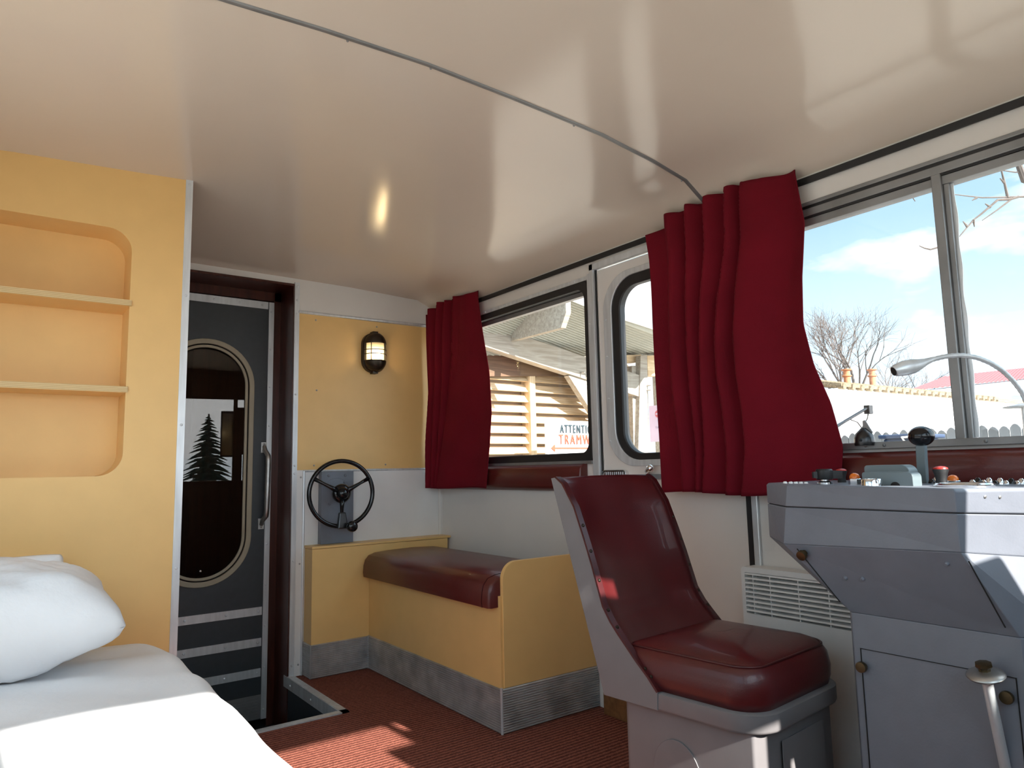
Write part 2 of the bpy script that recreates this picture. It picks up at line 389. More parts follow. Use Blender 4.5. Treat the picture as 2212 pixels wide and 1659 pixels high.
# ------------------------------------------------------------------ grey door in the back wall
YD = 4.16
d1 = thing('door_1', (.9, YD, -.25), 'dark grey door with tall rounded window and metal strips', 'door', kind='structure')
ST_O = rrect(.692, 1.214, .50, 1.866, .258, 14); ST_M = rrect(.720, 1.186, .528, 1.838, .231, 14); ST_I = rrect(.742, 1.164, .55, 1.816, .209, 14)
bm = NB(); ringprism(bm, ony(rrect(.54, 1.318, -.25, 2.118, .001, 14), YD), ony(ST_M, YD), (0, .04, 0)); link('door_panel', bm, M['darkgrey'], d1)
bm = NB(); ringprism(bm, ony(ST_O, YD-.012), ony(ST_M, YD-.012), (0, .014, 0))
ringprism(bm, ony(rrect(.726, 1.180, .534, 1.832, .226, 14), YD-.006), ony(ST_I, YD-.006), (0, .012, 0))
link('window_ring', bm, M['tan'], d1, smooth=30, bevel=.003)
bm = NB(); prism(bm, [V((u, YD+.026-(u-.953)*.078, v)) for u, v in rrect(.735, 1.171, .543, 1.823, .216, 14)], (0, .004, 0)); gp = link('glass_pane', bm, M['doorglass'], d1)
bm = NB(); rivet(bm, (.955, YD+.011, .585), (0, -1, 0), .007); link('glass_screw', bm, M['chrome'], gp)
bm = NB(); box(bm, .54, 1.285, YD-.004, YD, 2.075, 2.118)
for x in (.98, 1.12, 1.25): rivet(bm, (x, YD-.004, 2.097), (0, -1, 0), .006)
link('edge_strip', bm, M['alu'], d1)
bm = NB(); box(bm, 1.290, 1.320, YD-.005, YD+.04, -.25, 2.118)
for i in range(11): rivet(bm, (1.303, YD-.005, 2.06-.226*i), (0, -1, 0), .006)
link('edge_strip', bm, M['alu'], d1)
for z in (.322, .152, -.012):
    bm = NB(); box(bm, .54, 1.284, YD-.006, YD, z-.008, z+.036)
    for x in (.88, 1.09, 1.265): rivet(bm, (x, YD-.006, z+.014), (0, -1, 0), .007)
    link('kick_bar', bm, M['alu'], d1)
bm = NB(); pr = [(.54, YD, -.25)]
box(bm, .54, 1.290, YD-.005, YD, -.245, -.118)
for i in range(7): box(bm, .54, 1.27, YD-.009, YD-.004, -.235+.016*i, -.226+.016*i)
link('kick_plate', bm, M['alu_dull'], d1)
bm = NB(); hx = 1.288
tube(bm, [(hx-.01, YD-.006, 1.262), (hx-.008, YD-.02, 1.235), (hx, YD-.05, 1.205), (hx, YD-.055, 1.18), (hx-.004, YD-.055, .90), (hx-.006, YD-.05, .865), (hx-.016, YD-.02, .838), (hx-.018, YD-.006, .815)], [.012, .013, .0145, .0145, .0145, .0145, .013, .012], 12)
box(bm, hx-.028, hx+.004, YD-.008, YD, 1.225, 1.285); box(bm, hx-.036, hx-.004, YD-.008, YD, .79, .85)
for p in ((hx-.012, 1.272), (hx-.012, 1.24), (hx-.02, .838), (hx-.02, .804)): rivet(bm, (p[0], YD-.008, p[1]), (0, -1, 0), .007)
link('pull_handle', bm, M['steel'], d1, smooth=35)
# saloon beyond the door
bm = NB()
box(bm, .2, 1.9, 5.4, 5.45, -.35, 2.4); box(bm, .2, .25, 4.28, 5.4, -.35, 2.4); box(bm, 1.85, 1.9, 4.28, 5.4, -.35, 2.4); box(bm, .2, 1.9, 4.28, 5.4, 2.35, 2.4); box(bm, .2, 1.9, 4.28, 5.4, -.4, -.35)
for x in (.55, .95, 1.1): box(bm, x, x+.06, 5.2, 5.4, -.35, 2.35)
tag(link('wall_rear', bm, M['brown']), 'dark brown saloon wall seen through the door glass', 'wall', kind='structure')
bm = NB(); box(bm, 1.38, 2.4, 4.0, 4.28, -.4, 2.3); box(bm, .1, .5, 4.0, 4.28, -.4, 2.3); box(bm, .1, 2.4, 4.0, 4.30, 2.2, 2.4)
tag(link('wall_between', bm, M['dark']), 'hidden body shell around the doorway', 'wall', kind='structure')

# ------------------------------------------------------------------ right wall
bm = NB(); T = XW+.05
box(bm, XW, T, 2.44, 4.0, 0, 1.132); box(bm, XW, T, 2.44, 4.0, 2.02, 2.16); box(bm, XW, T, 3.86, 4.0, 1.13, 2.02); box(bm, XW, T, 2.44, 2.507, 1.13, 2.02)
box(bm, XW, T, 1.655, 2.44, 2.075, 2.16)
box(bm, XW, T, YF, 1.655, 0, 1.140); box(bm, XW, T, YF, 1.655, 2.035, 2.16); box(bm, XW, T, 1.52, 1.655, 1.14, 2.035); box(bm, XW, T, YF, -.1, 1.14, 2.035)
wr = tag(link('wall_right', bm, M['wall']), 'off-white side wall carrying the windows and curtains', 'wall', kind='structure')
# curtain track
bm = NB(); box(bm, XW-.012, XW, YF, 3.94, 2.108, 2.130); box(bm, XW-.014, XW-.010, YF, 3.94, 2.104, 2.109)
tag(link('curtain_rail', bm, M['black']), 'black curtain rail running along the top of the window wall', 'rail')
# window 1
w1 = thing('window_1', (XW, 3.2, 1.13), 'side window with black rubber surround beside the bench', 'window', kind='structure')
bm = NB(); ringprism(bm, onx(rrect(2.507, 3.862, 1.130, 2.022, .02), XW-.012), onx(rrect(2.532, 3.83, 1.172, 1.985, .055), XW-.012), (.05, 0, 0)); link('rubber_seal', bm, M['black'], w1, bevel=.004)
bm = NB(); ringprism(bm, onx(rrect(2.525, 3.84, 1.165, 1.992, .05), XW+.03), onx(rrect(2.54, 3.82, 1.175, 1.962, .05), XW+.03), (.03, 0, 0)); link('outer_frame', bm, M['alu_dull'], w1)
bm = NB(); box(bm, XW+.036, XW+.040, 2.52, 3.85, 1.16, 2.0); link('glass_pane', bm, M['glass'], w1)
bm = NB(); box(bm, XW-.010, XW, 2.507, 3.86, 2.023, 2.043)
for y in (2.6, 2.8, 3.0, 3.2, 3.4): rivet(bm, (XW-.010, y, 2.033), (-1, 0, 0), .005)
link('top_strip', bm, M['alu'], w1)
bm = NB(); box(bm, XW-.02, XW, 2.507, 3.86, 1.118, 1.134); link('sill_strip', bm, M['alu_dull'], w1)
# posts between window 1 and sliding door
bm = NB(); box(bm, XW-.022, XW, 2.452, 2.478, 0, 2.088); box(bm, XW-.012, XW, 2.482, 2.506, .98, 2.05)
box(bm, XW-.022, XW, 1.655, 2.478, 2.058, 2.088)
for z in (1.3, 1.55, 1.8): rivet(bm, (XW-.012, 2.494, z), (-1, 0, 0), .004)
tag(link('trim_7', bm, M['alu'], bevel=.004), 'metal post and header framing the sliding side door', 'trim', kind='structure')
bm = NB(); box(bm, XW-.008, XW, 2.444, 2.452, 0, 2.06); tag(link('trim_8', bm, M['black']), 'black rubber joint beside the sliding door post', 'trim', kind='structure')
# sliding side door
d2 = thing('door_2', (XW, 2.05, 0), 'white sliding side door with round-cornered window behind the curtain', 'door', kind='structure')
IN = rrect(1.76, 2.302, 1.160, 1.935, .105, 10)
bm = NB(); ringprism(bm, onx(rrect(1.663, 2.443, .06, 2.055, .001, 10), XW+.004), onx(rrect(1.70, 2.36, 1.118, 1.99, .15, 10), XW+.004), (.04, 0, 0)); link('door_panel', bm, M['wall'], d2)
bm = NB(); ringprism(bm, onx(rrect(1.67, 2.405, 1.102, 2.010, .17, 10), XW-.006), onx(rrect(1.70, 2.352, 1.130, 1.982, .145, 10), XW-.006), (.05, 0, 0))
for z in (1.22, 1.42, 1.62, 1.80): rivet(bm, (XW-.006, 2.388, z), (-1, 0, 0), .006)
link('window_ring', bm, M['alu'], d2, smooth=30, bevel=.006)
bm = NB(); ringprism(bm, onx(rrect(1.70, 2.356, 1.125, 1.986, .148, 10), XW), onx(IN, XW), (.04, 0, 0)); link('rubber_seal', bm, M['black'], d2, smooth=30, bevel=.006)
bm = NB(); box(bm, XW+.02, XW+.024, 1.72, 2.34, 1.13, 1.97); link('glass_pane', bm, M['glass'], d2)
bm = NB()
ringprism(bm, onx(rrect(2.285, 2.442, 1.035, 1.087, .02, 6), XW-.018), onx(rrect(2.296, 2.432, 1.044, 1.079, .014, 6), XW-.018), (.022, 0, 0))
for i in range(9): box(bm, XW-.014, XW, 2.306+.0135*i, 2.312+.0135*i, 1.044, 1.079)
link('finger_grip', bm, M['chrome'], d2, bevel=.002)
bm = NB(); tube(bm, [(XW-.01, 2.16, 1.072), (XW-.03, 2.145, 1.078), (XW-.035, 2.125, 1.092)], [.010, .010, .013], 12); sphere(bm, (XW-.035, 2.118, 1.092), .016, 14)
box(bm, XW-.01, XW, 1.9, 2.17, 1.044, 1.066); link('latch', bm, M['chrome'], d2, smooth=40)
# post right of the door
bm = NB(); box(bm, XW-.014, XW, 1.612, 1.640, 0, 2.07); tag(link('trim_9', bm, M['alu'], bevel=.004), 'metal strip on the window wall under the large curtain', 'trim', kind='structure')
bm = NB(); box(bm, XW-.012, XW, 1.642, 1.662, 0, 2.07); tag(link('trim_10', bm, M['black']), 'dark rubber strip on the window wall under the large curtain', 'trim', kind='structure')
# window 2
w2 = thing('window_2', (XW, .7, 1.14), 'wide side window with central post above the control console', 'window', kind='structure')
bm = NB(); box(bm, XW-.012, XW+.04, -.1, 1.53, 1.985, 2.012); box(bm, XW-.004, XW+.04, -.1, 1.53, 1.950, 1.978); box(bm, XW-.01, XW+.04, -.1, 1.53, 2.024, 2.038)
link('head_frame', bm, M['alu_dull'], w2, bevel=.002)
bm = NB(); box(bm, XW-.006, XW+.03, -.1, 1.53, 2.012, 2.024); box(bm, XW-.008, XW+.03, -.1, 1.53, 1.978, 1.985); link('rubber_seal', bm, M['black'], w2)
bm = NB(); box(bm, XW-.026, XW+.04, -.1, 1.53, 1.140, 1.163)
for y in (.70, .83, 1.12, 1.18): rivet(bm, (XW-.026, y, 1.152), (-1, 0, 0), .006)
link('sill_frame', bm, M['alu_dull'], w2, bevel=.003)
bm = NB(); box(bm, XW-.016, XW+.04, .886, .914, 1.16, 1.985); box(bm, XW-.002, XW+.036, .870, .886, 1.16, 1.95)
link('centre_post', bm, M['alu_dull'], w2, bevel=.003)
bm = NB(); grid(bm, lambda u, v: V((XW+.012+.003*sin(v*9), .872-.012*u-.002*u*sin(v*31), 1.165+.785*v)), 2, 40); link('felt_strip', bm, M['alu'], w2, solid=.003)
bm = NB(); box(bm, XW+.020, XW+.024, -.1, .89, 1.15, 1.97); link('glass_pane', bm, M['glass'], w2)
bm = NB(); box(bm, XW+.010, XW+.014, .89, 1.53, 1.15, 1.97); link('glass_pane', bm, M['glass'], w2)

# front and left walls (daylight comes through their windows)
bm = NB()
YFF = YF-.06
box(bm, XL-.05, T, YFF, YF, -.06, 1.04); box(bm, XL-.05, T, YFF, YF, 1.98, 2.40)
for x0, x1 in ((XL-.05, -.30), (.05, .148), (1.575, 1.615), (1.765, 1.866), (2.09, 2.14), (2.23, T)): box(bm, x0, x1, YFF, YF, 1.04, 1.98)
box(bm, 1.615, 1.765, YFF, YF, 1.335, 1.885); box(bm, 1.615, 1.675, YFF, YF, 1.04, 1.335); box(bm, 1.866, 2.14, YFF, YF, 1.80, 1.98); box(bm, 2.14, 2.23, YFF, YF, 1.56, 1.98)  # blocks and slots added to trim the sun patches on seat and bench
tag(link('wall_front', bm, M['brownboard']), 'brown windscreen wall behind the camera', 'wall', kind='structure')
bm = NB()
for x0, x1 in ((-.30, .05), (.148, 1.575), (1.615, 1.765), (1.866, 2.09), (2.14, 2.23)): box(bm, x0, x1, YFF+.02, YFF+.024, 1.04, 1.98)
tag(link('window_3', bm, M['glass']), 'windscreen panes letting the sun into the cab', 'window', kind='structure')
# unseen panels outside the windscreen, added to block parts of the sun
mr = thing('sun_blocker', (1.54, YFF-.03, 1.3), 'unseen panels by the windscreen post, added to shape the sun patches', 'sun blocker')
bm = NB(); box(bm, 1.445, 1.62, YFF-.05, YFF-.02, 1.31, 1.85); link('blocker_panel', bm, M['black'], mr, bevel=.012)
bm = NB(); box(bm, 1.80, 1.97, YFF-.05, YFF-.02, 1.25, 1.52); link('lower_blocker', bm, M['black'], mr, bevel=.012)  # added to keep direct sun off the seat cushion
bm = NB(); box(bm, 1.897, 1.965, YFF-.05, YFF-.02, 1.0, 1.25); link('blocker_strip', bm, M['black'], mr, bevel=.004)  # added to narrow the sun reaching the seat pedestal
bm = NB(); box(bm, 1.46, 1.605, YFF-.02, YFF-.016, 1.33, 1.82); link('blocker_face', bm, M['chrome'], mr)
bm = NB(); tube(bm, [(1.62, YFF-.03, 1.7), (1.70, YFF-.02, 1.7), (1.70, YFF+.01, 1.7)], .010, 8); link('bracket', bm, M['steel'], mr)
bm = NB(); tube(bm, [(1.62, YFF-.03, 1.42), (1.70, YFF-.02, 1.42), (1.70, YFF+.01, 1.42)], .010, 8); link('bracket', bm, M['steel'], mr)
bm = NB()
box(bm, XL-.05, XL, YF, 4.0, -.06, 1.05); box(bm, XL-.05, XL, YF, 4.0, 2.02, 2.3); box(bm, XL-.05, XL, 2.55, 4.0, 1.05, 2.02); box(bm, XL-.05, XL, YF, -.1, 1.05, 2.02); box(bm, XL-.05, XL, 1.15, 1.25, 1.05, 2.02)
tag(link('wall_left', bm, M['wall']), 'off-white wall along the bed', 'wall', kind='structure')
bm = NB(); box(bm, XL-.03, XL-.026, -.1, 2.55, 1.05, 2.02)
tag(link('window_4', bm, M['glass']), 'side window above the bed', 'window', kind='structure')
# plinth
bm = NB(); box(bm, XW-.06, XW, .9, 2.44, 0, .10)
tag(link('baseboard_right', bm, M['plinth'], bevel=.004), 'orange-brown wooden plinth at the foot of the window wall', 'baseboard', kind='structure')

# ------------------------------------------------------------------ padded rails
def pad(y0, y1, z0, z1, label):
    bm = NB()
    prof = [(XW, z0), (XW-.03, z0+.004), (XW-.05, z0+.022), (XW-.055, (z0+z1)/2), (XW-.05, z1-.02), (XW-.03, z1-.004), (XW, z1)]
    prism(bm, [V((x, y0, z)) for x, z in prof], (0, y1-y0, 0))
    return tag(link('padded_rail', bm, M['leather2'], smooth=60, bevel=.006), label, 'padding', 'padded rails under the side windows')
pad(2.555, 3.925, .985, 1.122, 'short red-brown padded rail under the window by the bench')
pad(-.1, 1.56, 1.000, 1.132, 'red padded rail under the wide window behind the console')

# ------------------------------------------------------------------ shelf cabinet
cab = thing('shelf_cabinet', (.1, YC, 0), 'ochre cabinet with open shelves at the head of the bed', 'cabinet')
OP = rrect(-.31, .400, 1.106, 2.052, .085, 10)
bm = NB()
out = rrect(XL, .584, 0, 2.28, .001, 10)
out = [(u, v if v < 1 else ceil_z(u, YC)+.012) for u, v in out]
ringprism(bm, ony(out, YC), ony(OP, YC), (0, .018, 0)); link('front_panel', bm, M['yellow'], cab)
bm = NB(); ringprism(bm, ony(rrect(-.312, .402, 1.104, 2.054, .087, 10), YC+.018), ony(OP, YC+.018), (0, .16, 0))
prism(bm, ony(OP, YC+.172), (0, .012, 0)); link('niche', bm, M['yellow'], cab, smooth=40)
for z in (1.752, 1.418):
    bm = NB(); prism(bm, [V((u, v, z)) for u, v in rrect(-.32, .404, YC-.006, YC+.172, .002, 6, rs=[.002, .002, .002, .014])], (0, 0, .024))
    sh = link('shelf_board', bm, M['yellow'], cab)
    bm = NB(); prism(bm, [V((u, v, z+.001)) for u, v in rrect(-.32, .406, YC-.0085, YC-.0055, .001, 4)], (0, 0, .022)); link('plywood_edge', bm, M['ply'], sh)
bm = NB(); box(bm, .566, .584, YC+.018, YB, 0, 2.26); link('side_panel', bm, M['yellow'], cab)
bm = NB(); box(bm, .584, .611, YC-.004, YC+.03, 0, 2.315); box(bm, .584, .600, YC+.03, YB, .02, 2.25)
for z in (2.285, 1.82, 1.30, .75): rivet(bm, (.598, YC-.004, z), (0, -1, 0), .0055)
link('corner_strip', bm, M['alu'], cab)

# ------------------------------------------------------------------ bed and pillows
bed = thing('bed', (.1, 1.4, 0), 'bed with white sheet in front of the ochre cabinet, sunlit at its foot', 'bed')
ZB = .53
def bed_fn(u, v):
    y = YF+.02 + (2.96-YF-.02)*v
    xe = .553
    if y > 2.60: xe = .553 - (.36 - math.sqrt(max(0, .36**2-(y-2.60)**2)))*.75
    xe += .004*sin(y*7.)+.0025*sin(y*17+1)
    r = .07
    if u < .62:
        x = XL + .02 + (xe-r-XL-.02)*(u/.62); z = ZB; 
    elif u < .82:
        a = (u-.62)/.2*PI/2; x = xe-r+r*sin(a); z = ZB-r+r*cos(a)
    else:
        t = (u-.82)/.18; x = xe + .02*t + .012*t*sin(y*9); z = ZB-r-(ZB-r-.06)*t
    n = noise.noise(V((x*3.1, y*2.3, 0)))*.012 + noise.noise(V((x*2+y*3, y*8-x*4, 3)))*.006
    n += .004*sin(y*26+x*11+4*noise.noise(V((x*2, y*2, 5))))*max(0, min(1, (y-1.9)*2))
    z += n*(1 if u < .75 else .4)
    if y > 2.9: z -= (y-2.9)*.5
    return V((x, y, z))
bm = NB(); grid(bm, bed_fn, 60, 130); link('sheet', bm, M['sheet'], bed, smooth='all')
bm = NB(); box(bm, XL+.03, .47, YF+.04, 2.85, 0, .40); link('mattress_base', bm, M['darkgrey'], bed)
def pillow(name, c, hx, hy, ht, rot, label, seed, pin=.10):
    bm = NB(); nu, nv = 44, 30
    R = Matrix.Rotation(rot[2], 3, 'Z') @ Matrix.Rotation(rot[0], 3, 'X') @ Matrix.Rotation(rot[1], 3, 'Y')
    def P(u, v, s):
        a, b = 2*u-1, 2*v-1
        k_ = 1-.085*(abs(a)*abs(b))**5
        px = a*hx*(1-pin*(1-b*b)*abs(a)**3); py = b*hy*(1-pin*(1-a*a)*abs(b)**3)
        h = ht*max(0, (1-abs(a)**3.2))**.55*max(0, (1-abs(b)**3.2))**.55
        w = noise.noise(V((a*2+seed, b*2.2, s)))*.028 + noise.noise(V((a*6+b*3+seed, b*5, s*2)))*.011 + noise.noise(V((a*14+seed, b*5+a*6, s*2)))*.004
        edge = min(1, 3*(1-max(abs(a), abs(b))))
        q = V((px*k_, py*k_, s*h + w*edge))
        return R @ q + V(c)
    T_ = [[None]*(nv+1) for _ in range(nu+1)]; B_ = [[None]*(nv+1) for _ in range(nu+1)]
    for i in range(nu+1):
        for j in range(nv+1):
            T_[i][j] = bm.verts.new(P(i/nu, j/nv, 1))
            B_[i][j] = T_[i][j] if i in (0, nu) or j in (0, nv) else bm.verts.new(P(i/nu, j/nv, -1))
    for i in range(nu):
        for j in range(nv):
            bm.faces.new((T_[i][j], T_[i+1][j], T_[i+1][j+1], T_[i][j+1])); q = (B_[i][j], B_[i][j+1], B_[i+1][j+1], B_[i+1][j])
            try: bm.faces.new(q)
            except ValueError: pass
    o = link(name, bm, M['pillow'], smooth='all')
    return tag(o, label, 'pillow', 'pillows at the head of the bed')
pillow('pillow', (-.085, 2.615, .705), .46, .25, .150, (math.radians(7), math.radians(2), math.radians(2)), 'plump white pillow lying in front on the bed', 1.3)
pillow('pillow', (-.15, 2.905, .70), .40, .16, .05, (math.radians(72), 0, math.radians(0)), 'white pillow behind the plump one, leaning on the ochre cabinet', 7.7)

# ------------------------------------------------------------------ wall lamp
lp = thing('wall_lamp', (1.86, YB-.006, 1.82), 'oval bronze bulkhead lamp, lit, on the ochre back wall', 'lamp')
LX, LZ, LY = 1.862, 1.826, YB-.006
def stad(hw, hh, n=10): return rrect(LX-hw, LX+hw, LZ-hh, LZ+hh, hw*.999, n)
bm = NB(); hull(bm, [ony(stad(.076, .124), LY), ony(stad(.076, .124), LY-.028), ony(stad(.070, .118), LY-.034)])
for s in (1, -1):
    box(bm, LX-.016, LX+.016, LY-.045, LY, LZ+s*.118-.012, LZ+s*.118+.012); sphere(bm, (LX+.008, LY-.047, LZ+s*.122), .005, 8)
link('back_plate', bm, M['bronze'], lp, smooth=40)
def cap(s, name):
    bm = NB(); n = 16; hw = .068; cz = LZ + s*.052
    prof = []
    def fn(u, v):
        a = PI*u; b = PI/2*v      # dome: half stadium end bulging to the front
        return V((LX - hw*cos(a)*(1 if v < 1 else 1)*1.0*cos(b*.0), LY-.030-.072*sin(b), cz + s*hw*sin(a)*cos(b*.92)))
    def fn2(u, v):
        a = PI*u; r = hw*(1-v)**.5 if v < 1 else .0
        h = .030+.075*(v**.55)
        rr = hw*math.sqrt(max(0, 1-v**1.6))
        return V((LX - rr*cos(a), LY-h, cz + s*rr*sin(a)))
    # barrel cross-section: the hood is a half ellipse extruded in z then domed
    def fn3(u, v):
        a = PI*u; t = v
        w = math.sqrt(max(0, 1-t*t))
        return V((LX - hw*cos(a)*w, LY-.030-.072*sin(a)*(.35+.65*w), cz + s*.066*t))
    grid(bm, fn3, 20, 12)
    link(name, bm, M['bronze'], lp, smooth='all', solid=.004)
cap(1, 'top_hood'); cap(-1, 'bottom_hood')
bm = NB()
def jar(u, v):
    a = PI*u; return V((LX - .056*cos(a), LY-.03-.058*sin(a), LZ-.056+.112*v))
grid(bm, jar, 20, 2); link('lamp_glass', bm, M['lampglass'], lp, smooth='all')
bm = NB(); lathe(bm, [(.012, .028), (.018, .012), (.026, -.012), (.026, -.03), (.018, -.045), (.004, -.052)], (LX, LY-.045, LZ), (0, 0, 1), 16); link('bulb', bm, M['bulb'], lp, smooth='all')
bm = NB(); lathe(bm, [(.020, .052), (.020, .026), (.014, .022)], (LX, LY-.045, LZ), (0, 0, 1), 16); link('bulb_socket', bm, M['tan'], lp)
bm = NB()
for z in (.012, -.014): tube(bm, [V((LX-.070*cos(PI*i/14), LY-.028-.074*sin(PI*i/14), LZ+z)) for i in range(15)], .0028, 6)
for a in (.26, .74): tube(bm, [V((LX-.068*cos(PI*a), LY-.03-.072*sin(PI*a), LZ+z)) for z in (-.055, .055)], .0028, 6)
link('guard_wire', bm, M['bronze'], lp, smooth=True)
# lamp light
ld = bpy.data.lights.new('bulb_light', 'POINT'); ld.energy = 1.2; ld.color = (1, .72, .38); ld.shadow_soft_size = .02
lo = bpy.data.objects.new('bulb_light', ld); C.objects.link(lo); lo.location = (LX, LY-.085, LZ-.02); lo.parent = lp; lo.matrix_parent_inverse = Matrix.Translation(-lp.location)

# ------------------------------------------------------------------ brake wheel
wh = thing('brake_wheel', (1.615, YB, .70), 'black three-spoke brake wheel on a grey plate by the door', 'steering wheel')
bm = NB(); box(bm, 1.527, 1.722, 3.905, YB-.007, .701, 1.108)
for x, z in ((1.57, 1.085), (1.67, 1.085), (1.665, 1.045), (1.665, .925), (1.575, .925)): rivet(bm, (x, 3.905, z), (0, -1, 0), .008)
ctube(bm, [V((1.62+.085*cos(2*PI*i/32), 3.905, .985+.085*sin(2*PI*i/32))) for i in range(32)], .0015, 5)
link('mounting_box', bm, M['grey'], wh, bevel=.003)
WC = V((1.614, 3.825, .984)); wn = V((-.10, -.99, .02)).normalized(); wa = wn.cross(V((0, 0, 1))).normalized()*-1; wbv = wa.cross(wn)*-1
if wbv.z < 0: wbv = -wbv
if wa.x < 0: wa = -wa
def wp(r, deg, h=0): a = math.radians(deg); return WC + wa*(r*cos(a)) + wbv*(r*sin(a)) + wn*h
bm = NB(); ctube(bm, [wp(.183, 360*i/64) for i in range(64)], .0125, 14); link('rim', bm, M['bakelite'], wh, smooth='all')
for a in (27, 151, 270):
    bm = NB(); tube(bm, [wp(.03, a, .012), wp(.07, a, .012), wp(.12, a, .006), wp(.18, a, 0)], [.017, .012, .009, .013], 10); link('spoke', bm, M['bakelite'], wh, smooth='all')
bm = NB(); lathe(bm, [(.022, -.08), (.03, -.03), (.052, -.012), (.054, .008), (.044, .02), (.036, .022), (.034, .03), (.026, .044), (.012, .05)], WC, wn, 28); link('hub', bm, M['bakelite'], wh, smooth=50)
bm = NB(); hull(bm, [[wp(.105, 270, .03)+wa*s*.018+wn*q for s, q in ((-1, -.03), (1, -.03), (1, .0), (-1, .0))], [wp(.195, 270, .02)+wa*s*.030+wn*q for s, q in ((-1, -.03), (1, -.03), (1, .018), (-1, .018))]])
ck = link('clamp', bm, M['gunmetal'], wh, bevel=.006)
bm = NB(); kc = wp(.186, 281, .03); lathe(bm, [(.014, -.02), (.016, .02), (.026, .03), (.030, .045), (.030, .062), (.024, .072), (.008, .075)], kc, wn, 20); link('grip_knob', bm, M['bakelite'], ck, smooth=50)

# ------------------------------------------------------------------ low cabinet and bench
def ribs(bm, p0, p1, z0, z1, nrm, n=18, th=.008):
    """ribbed kick plate from p0 to p1 (xy), between z0 and z1"""
    p0, p1, nrm = V((*p0, 0)), V((*p1, 0)), V((*nrm, 0))
    prof = [(0, z0)]
    h = (z1-z0)/n
    for i in range(n):
        prof += [(th*.45, z0+h*i), (th, z0+h*(i+.35)), (th, z0+h*(i+.65)), (th*.45, z0+h*(i+1))]
    prof += [(0, z1)]
    prism(bm, [p0 + nrm*d + V((0, 0, z)) for d, z in prof], p1-p0)
lc = thing('low_cabinet', (1.9, 3.9, 0), 'long low ochre box along the back wall under the wheel', 'cabinet')
bm = NB(); box(bm, 1.452, 2.316, 3.836, YB-.010, .175, .684); link('front_panel', bm, M['yellow'], lc)
bm = NB(); box(bm, 1.450, 2.338, 3.833, YB-.008, .686, .699); link('top_board', bm, M['yellow'], lc, bevel=.001)
bm = NB(); ribs(bm, (1.452, 3.836), (1.79, 3.836), .002, .178, (0, -1)); ribs(bm, (1.452, 3.836), (1.452, YB-.008), .002, .178, (-1, 0)); link('kick_plate', bm, M['ribbed'], lc)
bn = thing('bench_seat', (2.05, 3.2, 0), 'ochre bench with red-brown cushion below the side window', 'bench')
bm = NB(); box(bm, 1.789, 1.807, 2.535, 3.834, .175, .56); link('front_panel', bm, M['yellow'], bn)
bm = NB(); sp = rrect(1.800, XW-.002, .183, .703, .001, 10, rs=[.001, .075, .001, .001]); prism(bm, ony(sp, 2.528), (0, .020, 0)); link('end_panel', bm, M['yellow'], bn, smooth=40, bevel=.0015)
bm = NB(); ribs(bm, (1.787, 2.532), (1.787, 3.832), .002, .182, (-1, 0)); link('kick_plate', bm, M['ribbed'], bn)
bm = NB(); ribs(bm, (1.787, 2.530), (2.336, 2.530), .002, .182, (0, -1)); link('kick_plate', bm, M['ribbed'], bn)
bm = NB(); tube(bm, [(1.783, 2.527, .002), (1.783, 2.527, .187)], .006, 8); link('corner_strip', bm, M['alu'], bn, smooth=True)
bm = NB(); tube(bm, [(1.785, 3.828, .002), (1.785, 3.828, .180)], .006, 8); link('corner_strip', bm, M['alu'], bn, smooth=True)
bm = NB(); box(bm, 1.81, XW-.004, 2.55, 3.83, .40, .52); link('seat_board', bm, M['plinth'], bn)
def cush_ring(y, ins):
    # side profile (x,z) with rounded front
    pr = [(2.26, .525), (1.742+ins, .512), (1.738+ins, .535), (1.741+ins, .575), (1.750+ins, .605), (1.772+ins, .630-ins*.4), (1.81+ins, .642-ins*.5), (1.90, .648-ins*.5), (2.05, .652-ins*.5), (2.20, .646-ins*.5), (2.26, .62-ins*.5)]
    return [V((x, y, z)) for x, z in pr]
bm = NB(); hull(bm, [cush_ring(2.550, .012), cush_ring(2.562, .0), cush_ring(2.9, .0), cush_ring(3.3, .0), cush_ring(3.805, .0), cush_ring(3.825, .022)]); cu_ = link('cushion', bm, M['leather2'], bn, smooth=60)
bm = NB(); tube(bm, [p + V((-.001, 0, 0)) for p in cush_ring(2.60, -.001)[1:10]], .0025, 6); link('piping', bm, M['trimleather'], cu_, smooth=True)

